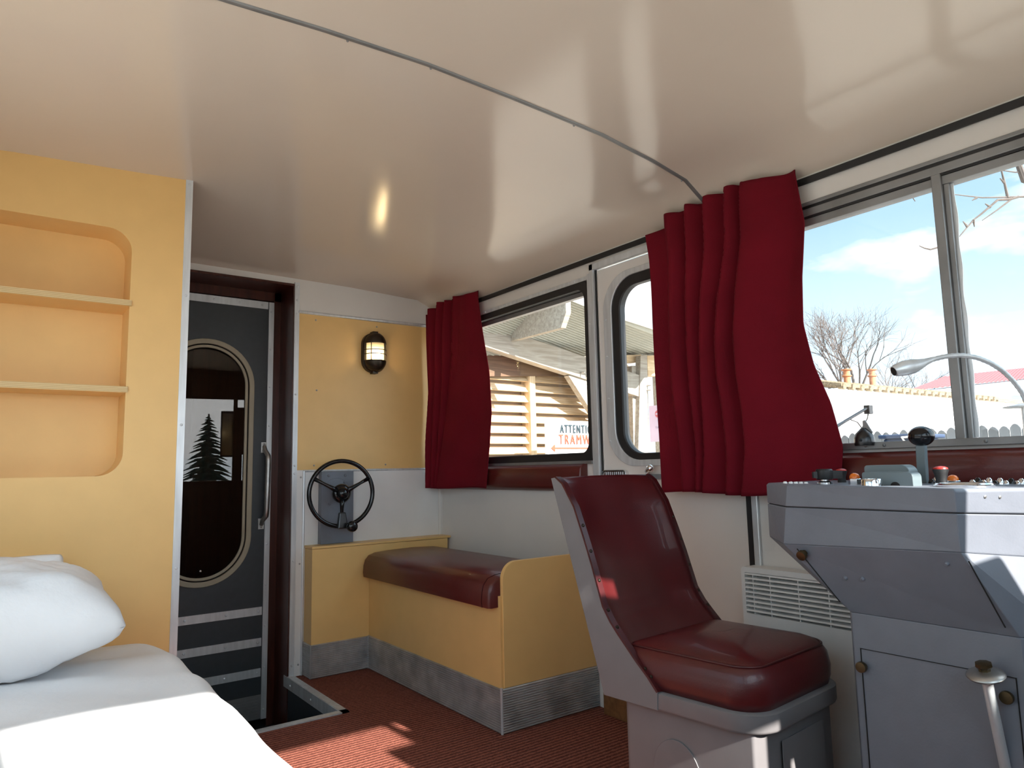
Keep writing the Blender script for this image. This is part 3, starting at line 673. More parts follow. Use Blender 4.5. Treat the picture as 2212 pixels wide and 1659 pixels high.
# ------------------------------------------------------------------ curtains
def curtain(name, xw, yl, yr, ztop, zbot, rtop, rbot, amp, label, seed, lead=0.):
    """yl/yr: tables z->y of the far and near edges; rtop/rbot: where the pleat edges run at top and hem"""
    bm = NB(); nu, nv = 220, 70
    def fn(u, v):
        zt = interp(ztop, u); z = zt + (zbot(u)-zt)*v
        y = interp(yl, z) + (interp(yr, z)-interp(yl, z))*u
        k = v**.85
        R = [-.14] + [a+(b-a)*k + .012*sin(5*v+i*2+seed) for i, (a, b) in enumerate(zip(rtop, rbot))] + [1.0]
        i = max(j for j in range(len(R)-1) if R[j] <= u or j == 0); w = max(.02, R[i+1]-R[i]); t = (u-R[i])/w
        am = amp*min(1, .25+w*6)*(1-.25*v)
        last = i == len(R)-2
        ret = .25 if w < .12 else .14
        if last: off = -am + am*1.5*(sin(t*PI*.5)**1.3) - am*.5*max(0, t-.75)*2 + .35*am*sin(t*7+3*v+seed)
        elif t < 1-ret: off = -am*cos(PI*t/(1-ret))
        else: off = am*cos(PI*(t-1+ret)/ret)
        if not last and t > 1-ret: y += .010*sin(PI*(t-1+ret)/ret)
        x = xw + off + .014*noise.noise(V((u*3+seed, v*2.6, seed))) - .008*v - lead*(1-u)**2
        return V((x, y, z))
    grid(bm, fn, nu, nv)
    return tag(link(name, bm, M['curtain'], smooth='all', solid=.004), label, 'curtain', 'crimson curtains on the window wall')
def tabx(pts, x): return sorted((atx(px, py, x).z, atx(px, py, x).y) for px, py in pts)
c1l = [(.9, 3.915), (1.1, 3.91), (1.5, 3.92), (2.2, 3.925)]
c1r = tabx([(1029, 645), (1036, 690), (1056, 800), (1064, 890), (1062, 960), (1055, 1057)], 2.27)
curtain('curtain', 2.262, c1l, c1r, [(0, 2.105), (.08, 2.10), (.14, 2.125), (.28, 2.125), (.34, 2.15), (.55, 2.148), (.62, 2.16), (.8, 2.15), (1, 2.158)], lambda u: .995-.004*sin(6*u), [.15, .33, .48, .62], [.05, .10, .16, .24], .032, 'narrow crimson curtain at the far end of the window by the lamp', .4, .045)
c2l = tabx([(1398, 510), (1404, 560), (1412, 700), (1424, 900), (1437, 1060)], 2.27)
c2r = tabx([(1715, 374), (1738, 480), (1736, 600), (1742, 700), (1766, 790), (1800, 870), (1826, 965), (1822, 1062)], 2.27)
curtain('curtain', 2.262, c2l, c2r, [(0, 2.105), (.12, 2.118), (.16, 2.15), (.27, 2.15), (.31, 2.165), (.4, 2.155), (.5, 2.165), (.6, 2.165), (.66, 2.17), (.82, 2.15), (1, 2.15)], lambda u: .990+.006*sin(9*u), [.20, .36, .48, .62, .74], [.17, .24, .30, .43, .52], .036, 'wide crimson curtain hanging behind the driver seat', 2.1)

# ------------------------------------------------------------------ convector heater on the wall
ht = thing('wall_heater', (2.3, 1.4, .1), 'white wall heater with slatted grille beneath the large curtain', 'heater')
bm = NB(); ringprism(bm, onx(rrect(1.20, 1.655, .105, .725, .012, 4), 2.262), onx(rrect(1.215, 1.640, .560, .706, .004, 4), 2.262), (.076, 0, 0)); link('casing', bm, M['white'], ht)
bm = NB(); box(bm, 2.300, 2.304, 1.21, 1.645, .555, .71); link('grille_back', bm, M['dark'], ht)
for i in range(9):
    z = .568+.0162*i; bm = NB(); prism(bm, [V((2.262, 1.215, z)), V((2.264, 1.215, z+.006)), V((2.288, 1.215, z+.010)), V((2.288, 1.215, z+.007))], (0, .425, 0)); link('grille_slat', bm, M['white'], ht)
for y in (1.32, 1.43, 1.54, 1.61):
    bm = NB(); box(bm, 2.268, 2.29, y-.002, y+.002, .560, .706); link('grille_bar', bm, M['white'], ht)

# ------------------------------------------------------------------ driver seat
SO = V((1.583, 1.47, 0)); saz = math.radians(175)
sf = V((sin(saz), cos(saz), 0)); sl = V((-sf.y, sf.x, 0)); SW = .51
def sp_(lat, fwd, z): return SO + sl*lat + sf*fwd + V((0, 0, z))
ds = thing('driver_seat', SO + sl*.25, 'grey driver seat with oxblood upholstery standing before the console', 'seat')
EDGE = [(-.410, 1.066), (-.387, 1.069), (-.356, 1.048), (-.305, .972), (-.264, .870), (-.235, .792), (-.194, .668), (-.165, .625), (-.136, .593), (-.069, .5245), (-.028, .487), (.003, .452)]
def side(lat):
    return [sp_(lat, a, z) for a, z in EDGE] + [sp_(lat, .0, .402), sp_(lat, -.202, .402)]
for lat in (0, SW-.016):
    bm = NB(); prism(bm, side(lat), sl*.016); link('side_shell', bm, M['seatgrey'], ds, bevel=.002)
bm = NB(); prism(bm, [sp_(.016, -.41, 1.046), sp_(.016, -.395, 1.046), sp_(.016, -.192, .42), sp_(.016, -.206, .414)], sl*(SW-.032)); link('back_shell', bm, M['seatgrey'], ds)
def outline(ins, z, f0=-.20, f1=.325, r=.10, l0=0., l1=SW):
    return [sp_(u, v, z) for u, v in rrect(l0+ins, l1-ins, f0+ins, f1-ins, r, 8, rs=[max(.01, r-ins), max(.01, r-ins), .02, .02])]
bm = NB(); hull(bm, [outline(.012, .398, -.17, l0=.004, l1=SW-.004), outline(.003, .402, -.17, l0=.004, l1=SW-.004), outline(0, .408, -.17, l0=.004, l1=SW-.004), outline(0, .448, -.17, l0=.004, l1=SW-.004), outline(.006, .452, -.17, l0=.004, l1=SW-.004)]); link('seat_tray', bm, M['seatgrey'], ds, smooth=50)
bm = NB(); hull(bm, [outline(.036, .0, -.19, .318, .035), outline(.036, .40, -.19, .318, .035)]); pd = link('pedestal', bm, M['seatgrey'], ds, smooth=50)
bm = NB(); pts = [sp_(.035, .035+.082*cos(2*PI*i/40), .225+.098*sin(2*PI*i/40)) for i in range(40)]; prism(bm, pts, -sl*.0035); ad = link('access_disc', bm, M['seatgrey'], pd, smooth=40, bevel=.001)
bm = NB(); prism(bm, [sp_(u, .2905, z) for u, z in ((.16, .02), (.40, .02), (.40, .355), (.16, .355))], sf*.0025); link('front_hatch', bm, M['seatgrey'], pd, bevel=.001)
# backrest upholstery
EB = [(a, z) for a, z in EDGE[1:10]]
def brest(u, v):
    t = v*(len(EB)-1); i = min(int(t), len(EB)-2); k = t-i
    a = EB[i][0]+(EB[i+1][0]-EB[i][0])*k; z = EB[i][1]+(EB[i+1][1]-EB[i][1])*k
    w = 2*u-1
    rec = -.052*(1-abs(w)**2.6)*min(1, .05+v*3.5) 
    lat = .014+(SW-.028)*u
    return sp_(lat, a+rec-.002, z-.004 + .006*(1-w*w)*(v < .01))
bm = NB(); grid(bm, brest, 28, 40); link('backrest', bm, M['leather'], ds, smooth='all', solid=.01)
for lat, s in ((-.001, 1), (SW+.001, -1)):
    bm = NB()
    n = len(EDGE)-1
    A = [sp_(lat, a+.003, z+.003) for a, z in EDGE[1:]]; B = [sp_(lat+s*.022, a+.005, z+.002) for a, z in EDGE[1:]]
    A0 = [p - V((0, 0, .004)) - sf*.006 for p in A]; B0 = [p - sf*.02 - V((0, 0, .006)) for p in B]
    for i in range(n-1):
        for q in ((A[i], A[i+1], B[i+1], B[i]), (A0[i], A[i], A[i+1], A0[i+1])[::-1], (B[i], B[i+1], B0[i+1], B0[i])):
            bm.faces.new([bm.verts.new(p) for p in q])
    bmesh.ops.remove_doubles(bm, verts=bm.verts, dist=.0005)
    et = link('edge_trim', bm, M['trimleather'], ds, smooth=50)
    for i, k in ((2, .6), (3, .5), (4, .4), (5, .3), (6, .5), (8, .5), (10, .0)):
        i = min(i, n-2); p = A[i].lerp(A[i+1], k).lerp(B[i].lerp(B[i+1], k), .5); bm = NB(); rivet(bm, p, sf*.8+V((0, 0, .6)), .006); link('rivet', bm, M['bronze'], et)
# cushion
def cush(ins, z): return outline(.016+ins, z, -.155, .325, .105)
bm = NB(); hull(bm, [cush(.004, .450), cush(-.004, .475), cush(-.006, .505), cush(.001, .540), cush(.014, .558), cush(.03, .570), cush(.07, .584), cush(.12, .594), cush(.17, .599), cush(.21, .600)])
sc_ = link('seat_cushion', bm, M['leather'], ds, smooth='all')
bm = NB(); ctube(bm, [p for p in cush(.016, .562)], .0035, 6); link('piping', bm, M['trimleather'], sc_, smooth='all')

# ------------------------------------------------------------------ control console
cs = thing('control_console', (2.05, .85, 0), 'grey control console with levers and lamps at the right', 'console')
tL, bL = D(1700, 1045, 2.0), D(1693, 1175.5, 2.0); tF, bF = D(1655, 1043, 2.15), D(1662, 1158, 2.15)
tR, bR = D(2062, 1056, 1.62), D(2076, 1194, 1.62); tC, bC = D(2240, 1053, 1.70), D(2242, 1204, 1.70)
back = [V((2.30, tC.y-.1)), V((2.30, tF.y+.0))] if False else None
def lid(z_off, src): return [p + V((0, 0, z_off)) for p in src]
tB1, tB2 = V((2.26, tC.y-.12, tC.z)), V((2.26, tF.y, tF.z))
bB1, bB2 = V((2.26, bC.y-.12, bC.z)), V((2.26, bF.y, bF.z))
def mid(a, b, t): return a.lerp(b, t)
topring = [tF, tL, tR, tC, tB1, tB2]; botring = [bF, bL, bR, bC, bB1, bB2]
def lv(t, ins=0.):
    r = [mid(a, b, t) for a, b in zip(topring, botring)]
    if ins:
        c = sum(r, V())/len(r); r = [p + (c-p).normalized()*ins for p in r]
    return r
bm = NB(); hull(bm, [lv(0, .006), lv(.04), lv(.375), ]); link('lid', bm, M['grey'], cs, bevel=.003)
bm = NB(); hull(bm, [lv(.39), lv(1.0)]); link('upper_box', bm, M['grey'], cs, bevel=.003)
bm = NB(); hull(bm, [lv(.35, .006), lv(.41, .006)]); link('lid_gap', bm, M['dark'], cs)
XC = 1.9
kL, kR = atx(1838, 1322, XC), atx(2205, 1378, XC)
kF = kL + V((.05, .03, 0)); kC = kR + V((.07, -.06, 0)); kB1 = V((2.24, kC.y-.05, kL.z)); kB2 = V((2.24, kF.y, kL.z))
low = [kF, kL, kR, kC, kB1, kB2]
bm = NB(); hull(bm, [botring, [p for p in low]]); sl_ = link('sloping_panel', bm, M['grey'], cs, bevel=.002)
bm = NB(); hull(bm, [low, [V((p.x, p.y, 0)) for p in low]]); link('lower_cabinet', bm, M['grey'], cs, bevel=.003)
def dl(a, b, r=.0016, nm='panel_joint', par=cs):
    bm = NB(); tube(bm, [a, b], r, 6); link(nm, bm, M['dark'], par)
xo = XC-.001
q1, q2 = atx(1859, 1400.6, xo), atx(2195, 1465, xo)
bm = NB(); tube(bm, [V((xo, q1.y, .02)), q1, q2, V((xo, q2.y, .02))], .0018, 6); link('door_joint', bm, M['dark'], cs)
def onpanel(px, py):   # a point on the sloping face
    n = (bR-bL).cross(kL-bL).normalized(); d = ray(px, py); return CAM + d*((bL-CAM).dot(n)/d.dot(n)), n
pn = onpanel(1800, 1250)[1]
if pn.x > 0: pn = -pn
a1, a2, a3 = onpanel(2093, 1212)[0], onpanel(2172, 1355)[0], onpanel(1722, 1185)[0]
a4 = onpanel(1815, 1300)[0]
dl(a1+pn*.001, a2+pn*.001); dl(a3+pn*.001, a4+pn*.001)
for px, py in ((1826, 1249), (1863, 1251), (2045, 1218)):
    bm = NB(); p = onpanel(px, py)[0]; lathe(bm, [(.006, -.002), (.005, .003), (.003, .005)], p, pn, 10); link('screw', bm, M['grey'], cs)
def knob(p, n, nm='turn_knob', r=.014):
    bm = NB(); lathe(bm, [(r*.6, -.002), (r*.6, .010), (r, .011), (r*1.02, .016), (r*.95, .021), (r*.3, .022)], p, n, 20); link(nm, bm, M['brass'], cs, smooth=40)
knob(onpanel(1738, 1194)[0], pn)
knob(atx(1867, 1439, XC), V((-1, 0, 0))); knob(atx(2180, 1504, XC), V((-1, 0, 0)), r=.0145)
# things on top: a local plane through the lid
tn = (tR-tL).cross(tF-tL).normalized()
if tn.z < 0: tn = -tn
def ontop(px, dep):
    """point of the lid on the vertical line of pixel column px at the given depth"""
    p = D(px, 1030, dep); return V((p.x, p.y, tL.z - ((p-tL).x*tn.x + (p-tL).y*tn.y)/tn.z))
UP = V((0, 0, 1))
def lathe_part(nm, prof, p, m_, par=cs, seg=20, sm=40):
    bm = NB(); lathe(bm, prof, p, UP, seg); return link(nm, bm, m_, par, smooth=sm)
side_dir = V((AX[0].x, AX[0].y, 0)).normalized(); in_dir = V((AX[2].x, AX[2].y, 0)).normalized()
# small terminals at the left
for px in (1695, 1707, 1718, 1729, 1740): lathe_part('terminal_screw', [(.006, 0), (.006, .003), (.004, .006)], ontop(px, 2.06), M['signwhite'])
# selector switch
p = ontop(1781, 2.02)
ss = lathe_part('selector_switch', [(.022, 0), (.022, .006), (.012, .010), (.012, .018)], p, M['chrome'])
bm = NB(); lathe(bm, [(.021, .014), (.023, .018), (.023, .040), (.020, .044)], p, UP, 20)
box(bm, 0, .001, 0, .001, 0, .001) if False else None
a = p + UP*.016
hull(bm, [[a+side_dir*.01+in_dir*s*.007+UP*h for s, h in ((-1, 0), (1, 0), (1, .024), (-1, .024))], [a+side_dir*.05+in_dir*s*.005+UP*h for s, h in ((-1, 0), (1, 0), (1, .022), (-1, .022))]])
hull(bm, [[a-side_dir*.01+in_dir*s*.006+UP*h for s, h in ((-1, .002), (1, .002), (1, .022), (-1, .022))], [a-side_dir*.033+in_dir*s*.005+UP*h for s, h in ((-1, .003), (1, .003), (1, .020), (-1, .020))]])
link('switch_grip', bm, M['black'], ss, smooth=35)
# mushroom knobs
for px, dep, s in ((1818, 2.12, .85), (2033, 1.86, 1.0)):
    p = ontop(px, dep); k_ = lathe_part('push_knob', [(.015*s, 0), (.014*s, .012*s), (.013*s, .022*s), (.016*s, .036*s), (.019*s, .044*s), (.019*s, .048*s)], p, M['black'])
    lathe_part('red_top', [(.018*s, .048*s), (.017*s, .052*s), (.010*s, .055*s), (.002*s, .056*s)], p, M['red_cap'], k_)
# orange lamps
for px, dep in ((1846, 2.0), (2058, 1.92)):
    p = ontop(px, dep); k_ = lathe_part('indicator_lamp', [(.017, 0), (.0175, .004), (.0175, .017), (.015, .019)], p, M['chrome'], seg=6, sm=20)
    lathe_part('orange_lens', [(.014, .019), (.0135, .025), (.010, .031), (.004, .034)], p, M['orange'], k_)
lathe_part('ring_mount', [(.026, 0), (.026, .016), (.024, .019), (.021, .019), (.020, .012), (.001, .012)], ontop(1881, 1.86), M['chrome'], seg=28)
# two-step grey housing
def ontopx(px, x):
    d = ray(px, 1035); p = CAM + d*(x/d.x); return V((x, p.y, tL.z - ((x-tL.x)*tn.x + (p.y-tL.y)*tn.y)/tn.z))
def housing(xx, px0, px1, h, thick, nm='step_housing'):
    a, b = ontopx(px0, xx), ontopx(px1, xx); u = (b-a); w = u.length; u = V((u.x, u.y, 0)).normalized(); q = V((-u.y, u.x, 0))
    if q.dot(in_dir) < 0: q = -q
    r = h*.40
    prof = [(0, -.004), (0, h-r*.4)] + [(r*.4*(1-cos(PI/2*i/5)), h-r*.4+r*.4*sin(PI/2*i/5)) for i in range(1, 6)] + [(w-r+r*sin(PI/2*i/7), h-r+r*cos(PI/2*i/7)) for i in range(8)] + [(w, -.004)]
    bm = NB(); prism(bm, [a + u*x + UP*z for x, z in prof], q*thick); return link(nm, bm, M['tealgrey'], cs, smooth=30, bevel=.0015), a, u, q, w
h1, a, u, q, w = housing(1.93, 1862, 1972, .036, .05)
bm = NB(); e = a+u*(w*.66)-q*.001; box_ = None
prism(bm, [e + u*(.012*cos(PI*i/10)) + UP*(.010*sin(PI*i/10)+.0) for i in range(11)], -q*.001); link('cable_hole', bm, M['dark'], h1)
housing(1.985, 1868, 1966, .056, .05)
# main control lever
p = ontop(1993, 2.0); cl_ = thing_ = None
bm = NB(); tp = D(1990, 962, 2.0)
ux, uy = V((0, -.0125, 0)), V((.009, 0, 0))
hull(bm, [[p+ux*a_+uy*b_-UP*.004 for a_, b_ in ((-1, -1), (1, -1), (1, 1), (-1, 1))], [V((tp.x, tp.y, tp.z))+ux*a_+uy*b_ for a_, b_ in ((-1, -1), (1, -1), (1, 1), (-1, 1))]])
lev = link('control_lever', bm, M['tealgrey'], cs, bevel=.002)
bm = NB(); bc = D(1990, 942, 2.0); sphere(bm, bc, .034, 28, (1, 1, .84)); link('ball_grip', bm, M['bakelite'], lev, smooth='all')
# chrome dial rim and the row of toggles
lathe_part('dial_ring', [(.064, 0), (.066, .004), (.066, .010), (.062, .014), (.056, .013), (.052, .006), (.001, .005)], ontop(2080, 1.76), M['chrome'], seg=40)
for i, px in enumerate((2012, 2022, 2100, 2112, 2124, 2136, 2148, 2160, 2172, 2184, 2196, 2206)):
    lathe_part('toggle_button', [(.009, 0), (.009, .012), (.007, .018+.006*(i % 2)), (.003, .022+.006*(i % 2))], ontop(px, 1.96 if px < 2050 else 1.86), M['chrome'] if i % 3 else M['bakelite'], seg=12)
for px, py in ((2128, 1073), (2160, 1074)):
    n_ = (tC-tR).cross(bR-tR).normalized(); d = ray(px, py); pp = CAM + d*((tR-CAM).dot(n_)/d.dot(n_))
    if n_.y > 0: n_ = -n_
    bm = NB(); lathe(bm, [(.004, -.001), (.004, .001), (.002, .002)], pp, n_, 10); link('screw', bm, M['steel'], cs)

# gooseneck lamp
GD = 1.72
gl = thing('gooseneck_lamp', ontop(2250, GD), 'silver gooseneck lamp arching over the console', 'lamp')
path = [(1990, 787), (2012, 777), (2040, 770), (2075, 767), (2110, 772), (2140, 784), (2165, 800), (2188, 822), (2208, 848), (2222, 880), (2232, 920), (2238, 960), (2240, 1000)]
pts = [D(x, y, GD) for x, y in path] + [ontop(2240, GD)]
dense = []
for i in range(len(pts)-1):
    for k in range(6): dense.append(pts[i].lerp(pts[i+1], k/6))
for _ in range(3): dense = [dense[0]] + [(dense[i-1]+dense[i]*2+dense[i+1])/4 for i in range(1, len(dense)-1)] + [dense[-1]]
bm = NB(); tube(bm, dense, [.0062 if i % 2 else .0054 for i in range(len(dense))], 12); link('flexible_neck', bm, M['alu'], gl, smooth=70)
hp = [D(1931, 802, GD), D(1934, 800.5, GD), D(1952, 795.5, GD), D(1972, 791, GD), D(1986, 787, GD), D(2000, 781.5, GD), D(2015, 776, GD)]
bm = NB(); tube(bm, hp, [.0125, .0145, .0185, .0180, .0135, .0085, .0060], 20); hd = link('lamp_head', bm, M['alu'], gl, smooth=50)
bm = NB(); dd = (hp[0]-hp[2]).normalized(); lathe(bm, [(.011, 0), (.011, .0012)], hp[0]+dd*.0005, dd, 16); link('lamp_opening', bm, M['dark'], hd)
bm = NB(); lathe(bm, [(.03, 0), (.03, .008), (.012, .012), (.008, .03)], ontop(2240, GD), UP, 20); link('base', bm, M['alu'], gl, smooth=40)

# floor lever in front of the console
t0, t1 = D(2130, 1462, 1.60), D(2172, 1659, 1.60); dr = (t1-t0).normalized(); ft = t0 + dr*((0-t0.z)/dr.z)
fv = thing('floor_lever', (ft.x, ft.y, 0), 'round steel lever with flanged top before the console door', 'lever')
bm = NB(); tube(bm, [ft, t0+dr*.01], .0115, 16); link('rod', bm, M['alu'], fv, smooth=40)
bm = NB(); lathe(bm, [(.014, -.012), (.022, -.006), (.036, -.001), (.040, .004), (.038, .008), (.026, .012), (.014, .015)], t0, -dr, 28); link('flange', bm, M['steel'], fv, smooth=50)
bm = NB(); lathe(bm, [(.012, .012), (.013, .020), (.018, .026), (.017, .032), (.006, .034)], t0, -dr, 8); link('top_nut', bm, M['brass'], fv, smooth=20)
bm = NB(); lathe(bm, [(.05, 0), (.05, .01), (.02, .02)], (ft.x, ft.y, 0), UP, 20); link('floor_flange', bm, M['steel'], fv, smooth=30)

# wiper motor on the window sill
wm = thing('wiper_motor', atx(1870, 958, 2.31), 'grey domed wiper motor on the wide window sill beside the curtain', 'wiper motor')
bm = NB(); c0 = atx(1868, 960, 2.312)
lathe(bm, [(.030, -.004), (.032, .004), (.031, .020), (.026, .036), (.016, .046), (.008, .054)], c0, UP, 20); link('housing', bm, M['gunmetal'], wm, smooth=40)
bm = NB(); b0 = c0 + V((.0, -.008, .048)); prism(bm, [b0+V((0, .010, -.004)), b0+V((0, -.022, -.012)), b0+V((0, -.012, .006)), b0+V((0, -.004, .022)), b0+V((0, .002, .032)), b0+V((0, .010, .030)), b0+V((0, .011, .012))], (.006, 0, 0)); link('bracket', bm, M['alu_dull'], wm, bevel=.001)
bm = NB(); sphere(bm, c0+V((-.031, -.004, .014)), .005, 10); link('bolt', bm, M['black'], wm)

# ------------------------------------------------------------------ outside
GZ = -.9
bm = NB(); vs = [bm.verts.new(p) for p in ((-60, -60, GZ), (90, -60, GZ), (90, 90, GZ), (-60, 90, GZ))]; bm.faces.new(vs)
tag(link('ground', bm, M['ground']), 'pale gravel ground outside the windows', 'ground', kind='structure')

def W(px, py, y): return aty(px, py, y)
sh = thing('timber_shed', W(1200, 900, 7.2) * 1 + V((0, 0, -2)), 'pale timber shed with louvred wall outside the bench window', 'shed')
sh.location.z = GZ
def pix_prism(nm, pts, y, th, m_, par=sh, bev=.0):
    bm = NB(); prism(bm, [W(px, py, y) for px, py in pts], (0, th, 0)); return link(nm, bm, m_, par, bevel=bev)
YL = 7.4
# louvre slats: left and right bays
zs = [W(1140, 1003-22.3*i, YL).z for i in range(12)]
xl0, xm, xr1 = W(990, 880, YL).x, W(1146, 880, YL).x, W(1365, 880, YL).x
for bay, (xa, xb) in enumerate(((xl0, xm-.03), (xm+.03, xr1))):
    for i, z in enumerate(zs):
        if bay and i > 10: continue
        hgt = .105
        bm = NB(); prism(bm, [V((xa, YL-.03, z)), V((xa, YL-.005, z-.004)), V((xa, YL+.085, z+hgt-.006)), V((xa, YL+.06, z+hgt))], (xb-xa, 0, 0)); link('louvre_slat', bm, M['timber'], sh)
bm = NB(); box(bm, xl0-.3, xr1, YL+.16, YL+.2, GZ, zs[-1]+.5); link('back_board', bm, M['timber2'], sh)
bm = NB(); box(bm, xm-.055, xm+.035, YL-.07, YL+.12, GZ, W(1140, 772, YL).z); link('stud', bm, M['timberv'], sh)
bm = NB(); a = W(1352, 900, YL).x; box(bm, a-.03, a+.045, YL-.06, YL+.1, GZ, W(1350, 850, YL).z); link('stud', bm, M['timberv'], sh)
# brown fascia under the roof, behind the beam
pix_prism('fascia', [(985, 768), (1240, 768), (1240, 812), (985, 768+45)], 7.32, .05, M['brownboard'])
# raking beam
pix_prism('raking_beam', [(960, 667), (1384, 811), (1384, 858), (960, 720)], 7.02, .14, M['timber2'], bev=.006)
# brace
pix_prism('brace', [(1228, 811), (1262, 808), (1385, 985), (1385, 1015), (1358, 1015)], 7.05, .10, M['timber2'], bev=.004)
# corner post
pix_prism('corner_post', [(1384, 768), (1398, 766), (1406, 1100), (1376, 1100)], 7.0, .10, M['timber2'], bev=.004)
pix_prism('corner_post', [(1365, 790), (1386, 790), (1386, 1100), (1372, 1100)], 7.08, .14, M['timber2'], bev=.004)
pix_prism('side_beam', [(1398, 768), (1440, 766), (1440, 812), (1400, 812)], 7.1, .14, M['timber'], bev=.004)
pix_prism('wall_plate', [(1300, 768), (1386, 766), (1382, 782), (1300, 788)], 7.15, .14, M['timber'], bev=.004)
XS = W(1400, 850, 7.0).x
bm = NB(); p0, p1 = atx(1409, 814, XS), atx(1450, 814, XS); box(bm, XS, XS+.04, p1.y, p0.y, GZ, p0.z); link('side_board', bm, M['timber2'], sh, bevel=.003)
for px, py in ((1398, 833), (1398, 843), (1256, 805), (1268, 810)):
    bm = NB(); p = W(px, py, 7.0); tube(bm, [p+V((0, .05, 0)), p-V((.0, .07, .004))], [.014, .006], 8); link('bolt', bm, M['steel'], sh)
# jutting rafter end, running along Y towards the tram
YR = 5.95
xb = W(1224, 709, YR).x; zb = W(1224, 709, YR+.08).z; zt_ = W(1233, 640, YR).z; zm = W(1233, 676, YR).z
bm = NB(); prism(bm, [V((xb, YR, zt_)), V((xb, YR, zm)), V((xb, YR+.10, zb)), V((xb, 7.05, zb)), V((xb, 7.05, zt_))], (.075, 0, 0)); link('rafter_end', bm, M['timber2'], sh, bevel=.004)

# corrugated roof sheet: its near edge shades the upper half of the beam
ze = None
YN = 6.0
for i in range(60):
    yy_ = 6.9-.04*i
    if W(1150, 611, yy_).z - .6*(7.02-yy_) <= W(1150, 752, 7.02).z: YN = yy_; break
def sheet(u, v):
    pa = (1000+480*u, 768.5); pb = (840+630*u, 487+252*u)
    a = W(*pa, 7.35); b = W(*pb, YN)
    p = a.lerp(b, v)
    q = (p-CAM); dz = q.dot(AX[2]); X_ = q.dot(AX[0])/dz*FPX; Y_ = -q.dot(AX[1])/dz*FPX
    return p + V((0, 0, .030*sin(2*PI*(Y_-.385*X_)/5.4)))
bm = NB(); grid(bm, sheet, 300, 300); link('roof_sheet', bm, M['corr'], sh, smooth='all', solid=.004)

# warning sign
SY = 6.7
sg = thing('warning_sign', W(1250, 980, SY), 'white tramway warning sign with red arrow before the louvred shed', 'sign')
s0, s1 = W(1181, 912, SY), W(1330, 995, SY); st = W(1200, 908, SY).z
bm = NB(); prism(bm, ony(rrect(s0.x, s1.x, s1.z, st, .05, 8), SY), (0, .05, 0)); link('sign_board', bm, M['signwhite'], sg, bevel=.006)
p0, p1 = W(1210, 935.5, SY-.012), W(1270.5, 918.5, SY-.012)
wd = (p1.x-p0.x)
text_mesh('lettering', 'ATTENTION', M['signblack'], sg, p0, wd*9/6.95, p1.z-p0.z, depth=.012, bold=.012)
p0, p1 = W(1208, 960, SY-.012), W(1273, 939.5, SY-.012)
text_mesh('lettering', 'TRAMWAY', M['signred'], sg, p0, (p1.x-p0.x)*7/5.0, p1.z-p0.z, depth=.012, bold=.0)
a0, a1 = W(1190, 968, SY-.003), W(1306, 968, SY-.003); ah = (W(1198, 960, SY).z - W(1198, 976, SY).z)/2
bm = NB(); hx_ = W(1198, 968, SY).x
prism(bm, [V((a0.x, SY-.012, a0.z)), V((hx_, SY-.012, a0.z+ah)), V((hx_, SY-.012, a0.z+ah*.22)), V((a1.x, SY-.012, a0.z+ah*.22)), V((a1.x, SY-.012, a0.z-ah*.22)), V((hx_, SY-.012, a0.z-ah*.22)), V((hx_, SY-.012, a0.z-ah))], (0, .014, 0)); link('arrow', bm, M['signred'], sg)
bm = NB()
for x in (s0.x+.1, s1.x-.1): box(bm, x-.03, x+.03, SY+.05, SY+.09, GZ, st-.1)
link('post', bm, M['steel'], sg)
# notice with no-entry symbol
nt_ = thing('paper_notice', atx(1420, 960, XS), 'lilac notice with red no-entry symbol on the shed board', 'notice')
n0, n1 = atx(1406, 955, XS), atx(1440, 873, XS); bm = NB(); box(bm, XS-.008, XS-.001, n1.y, n0.y, n0.z, n1.z); link('paper', bm, M['pinkpaper'], nt_)
nc = atx(1421, 894, XS-.009); nr = .052
bm = NB(); lathe(bm, [(nr, 0), (nr, .003)], nc, (-1, 0, 0), 28); ne = link('no_entry_disc', bm, M['paperred'], nt_)
bm = NB(); box(bm, nc.x-.007, nc.x-.002, nc.y-nr*.72, nc.y+nr*.72, nc.z-.010, nc.z+.010); link('white_bar', bm, M['pinkpaper'], ne)
tx = atx(1416, 926, XS-.010); lt = text_mesh('lettering', 'TRAMWAY', M['papergrey'], nt_, tx, .26, .03, mirror=True, depth=.002)
for v in lt.data.vertices: v.co = V((tx.x+(v.co.y-tx.y), tx.y-(v.co.x-tx.x), v.co.z))

# long white building
BY = 9.0
lb = thing('long_house', W(2000, 900, BY), 'long white building with mossy tile eave beyond the fence', 'building'); lb.location.z = GZ
e0, e1 = W(1812, 838, BY), W(2150, 866, BY)
bm = NB(); prism(bm, [V((e0.x-.2+.15, BY, GZ)), V((e1.x+3.0, BY, GZ)), V((e1.x+3.0, BY, e1.z-.02)), V((e1.x, BY, e1.z-.02)), V((e0.x-.05, BY, e0.z))], (0, 5, 0)); link('wall', bm, M['render'], lb)
bm = NB(); n_t = 22
for i in range(n_t):
    t = i/n_t; a = e0.lerp(e1, t); b = e0.lerp(e1, (i+.92)/n_t)
    tube(bm, [V((a.x, BY-.16, a.z+.03)), V((a.x, BY+1.2, a.z+.32))], .085, 8)
prism(bm, [e0+V((-.1, -.12, .02)), e1+V((.1, -.12, .02)), e1+V((.1, -.12, .10)), e0+V((-.1, -.12, .10))], (0, 1.4, .28)); link('tile_eave', bm, M['tile'], lb)
bm = NB(); prism(bm, [W(2118, 858, BY-.05), W(2140, 866, BY-.05), W(2330, 884, BY-.05), W(2330, 872, BY-.05)], (0, .6, 0)); link('wall_coping', bm, M['tile'], lb)
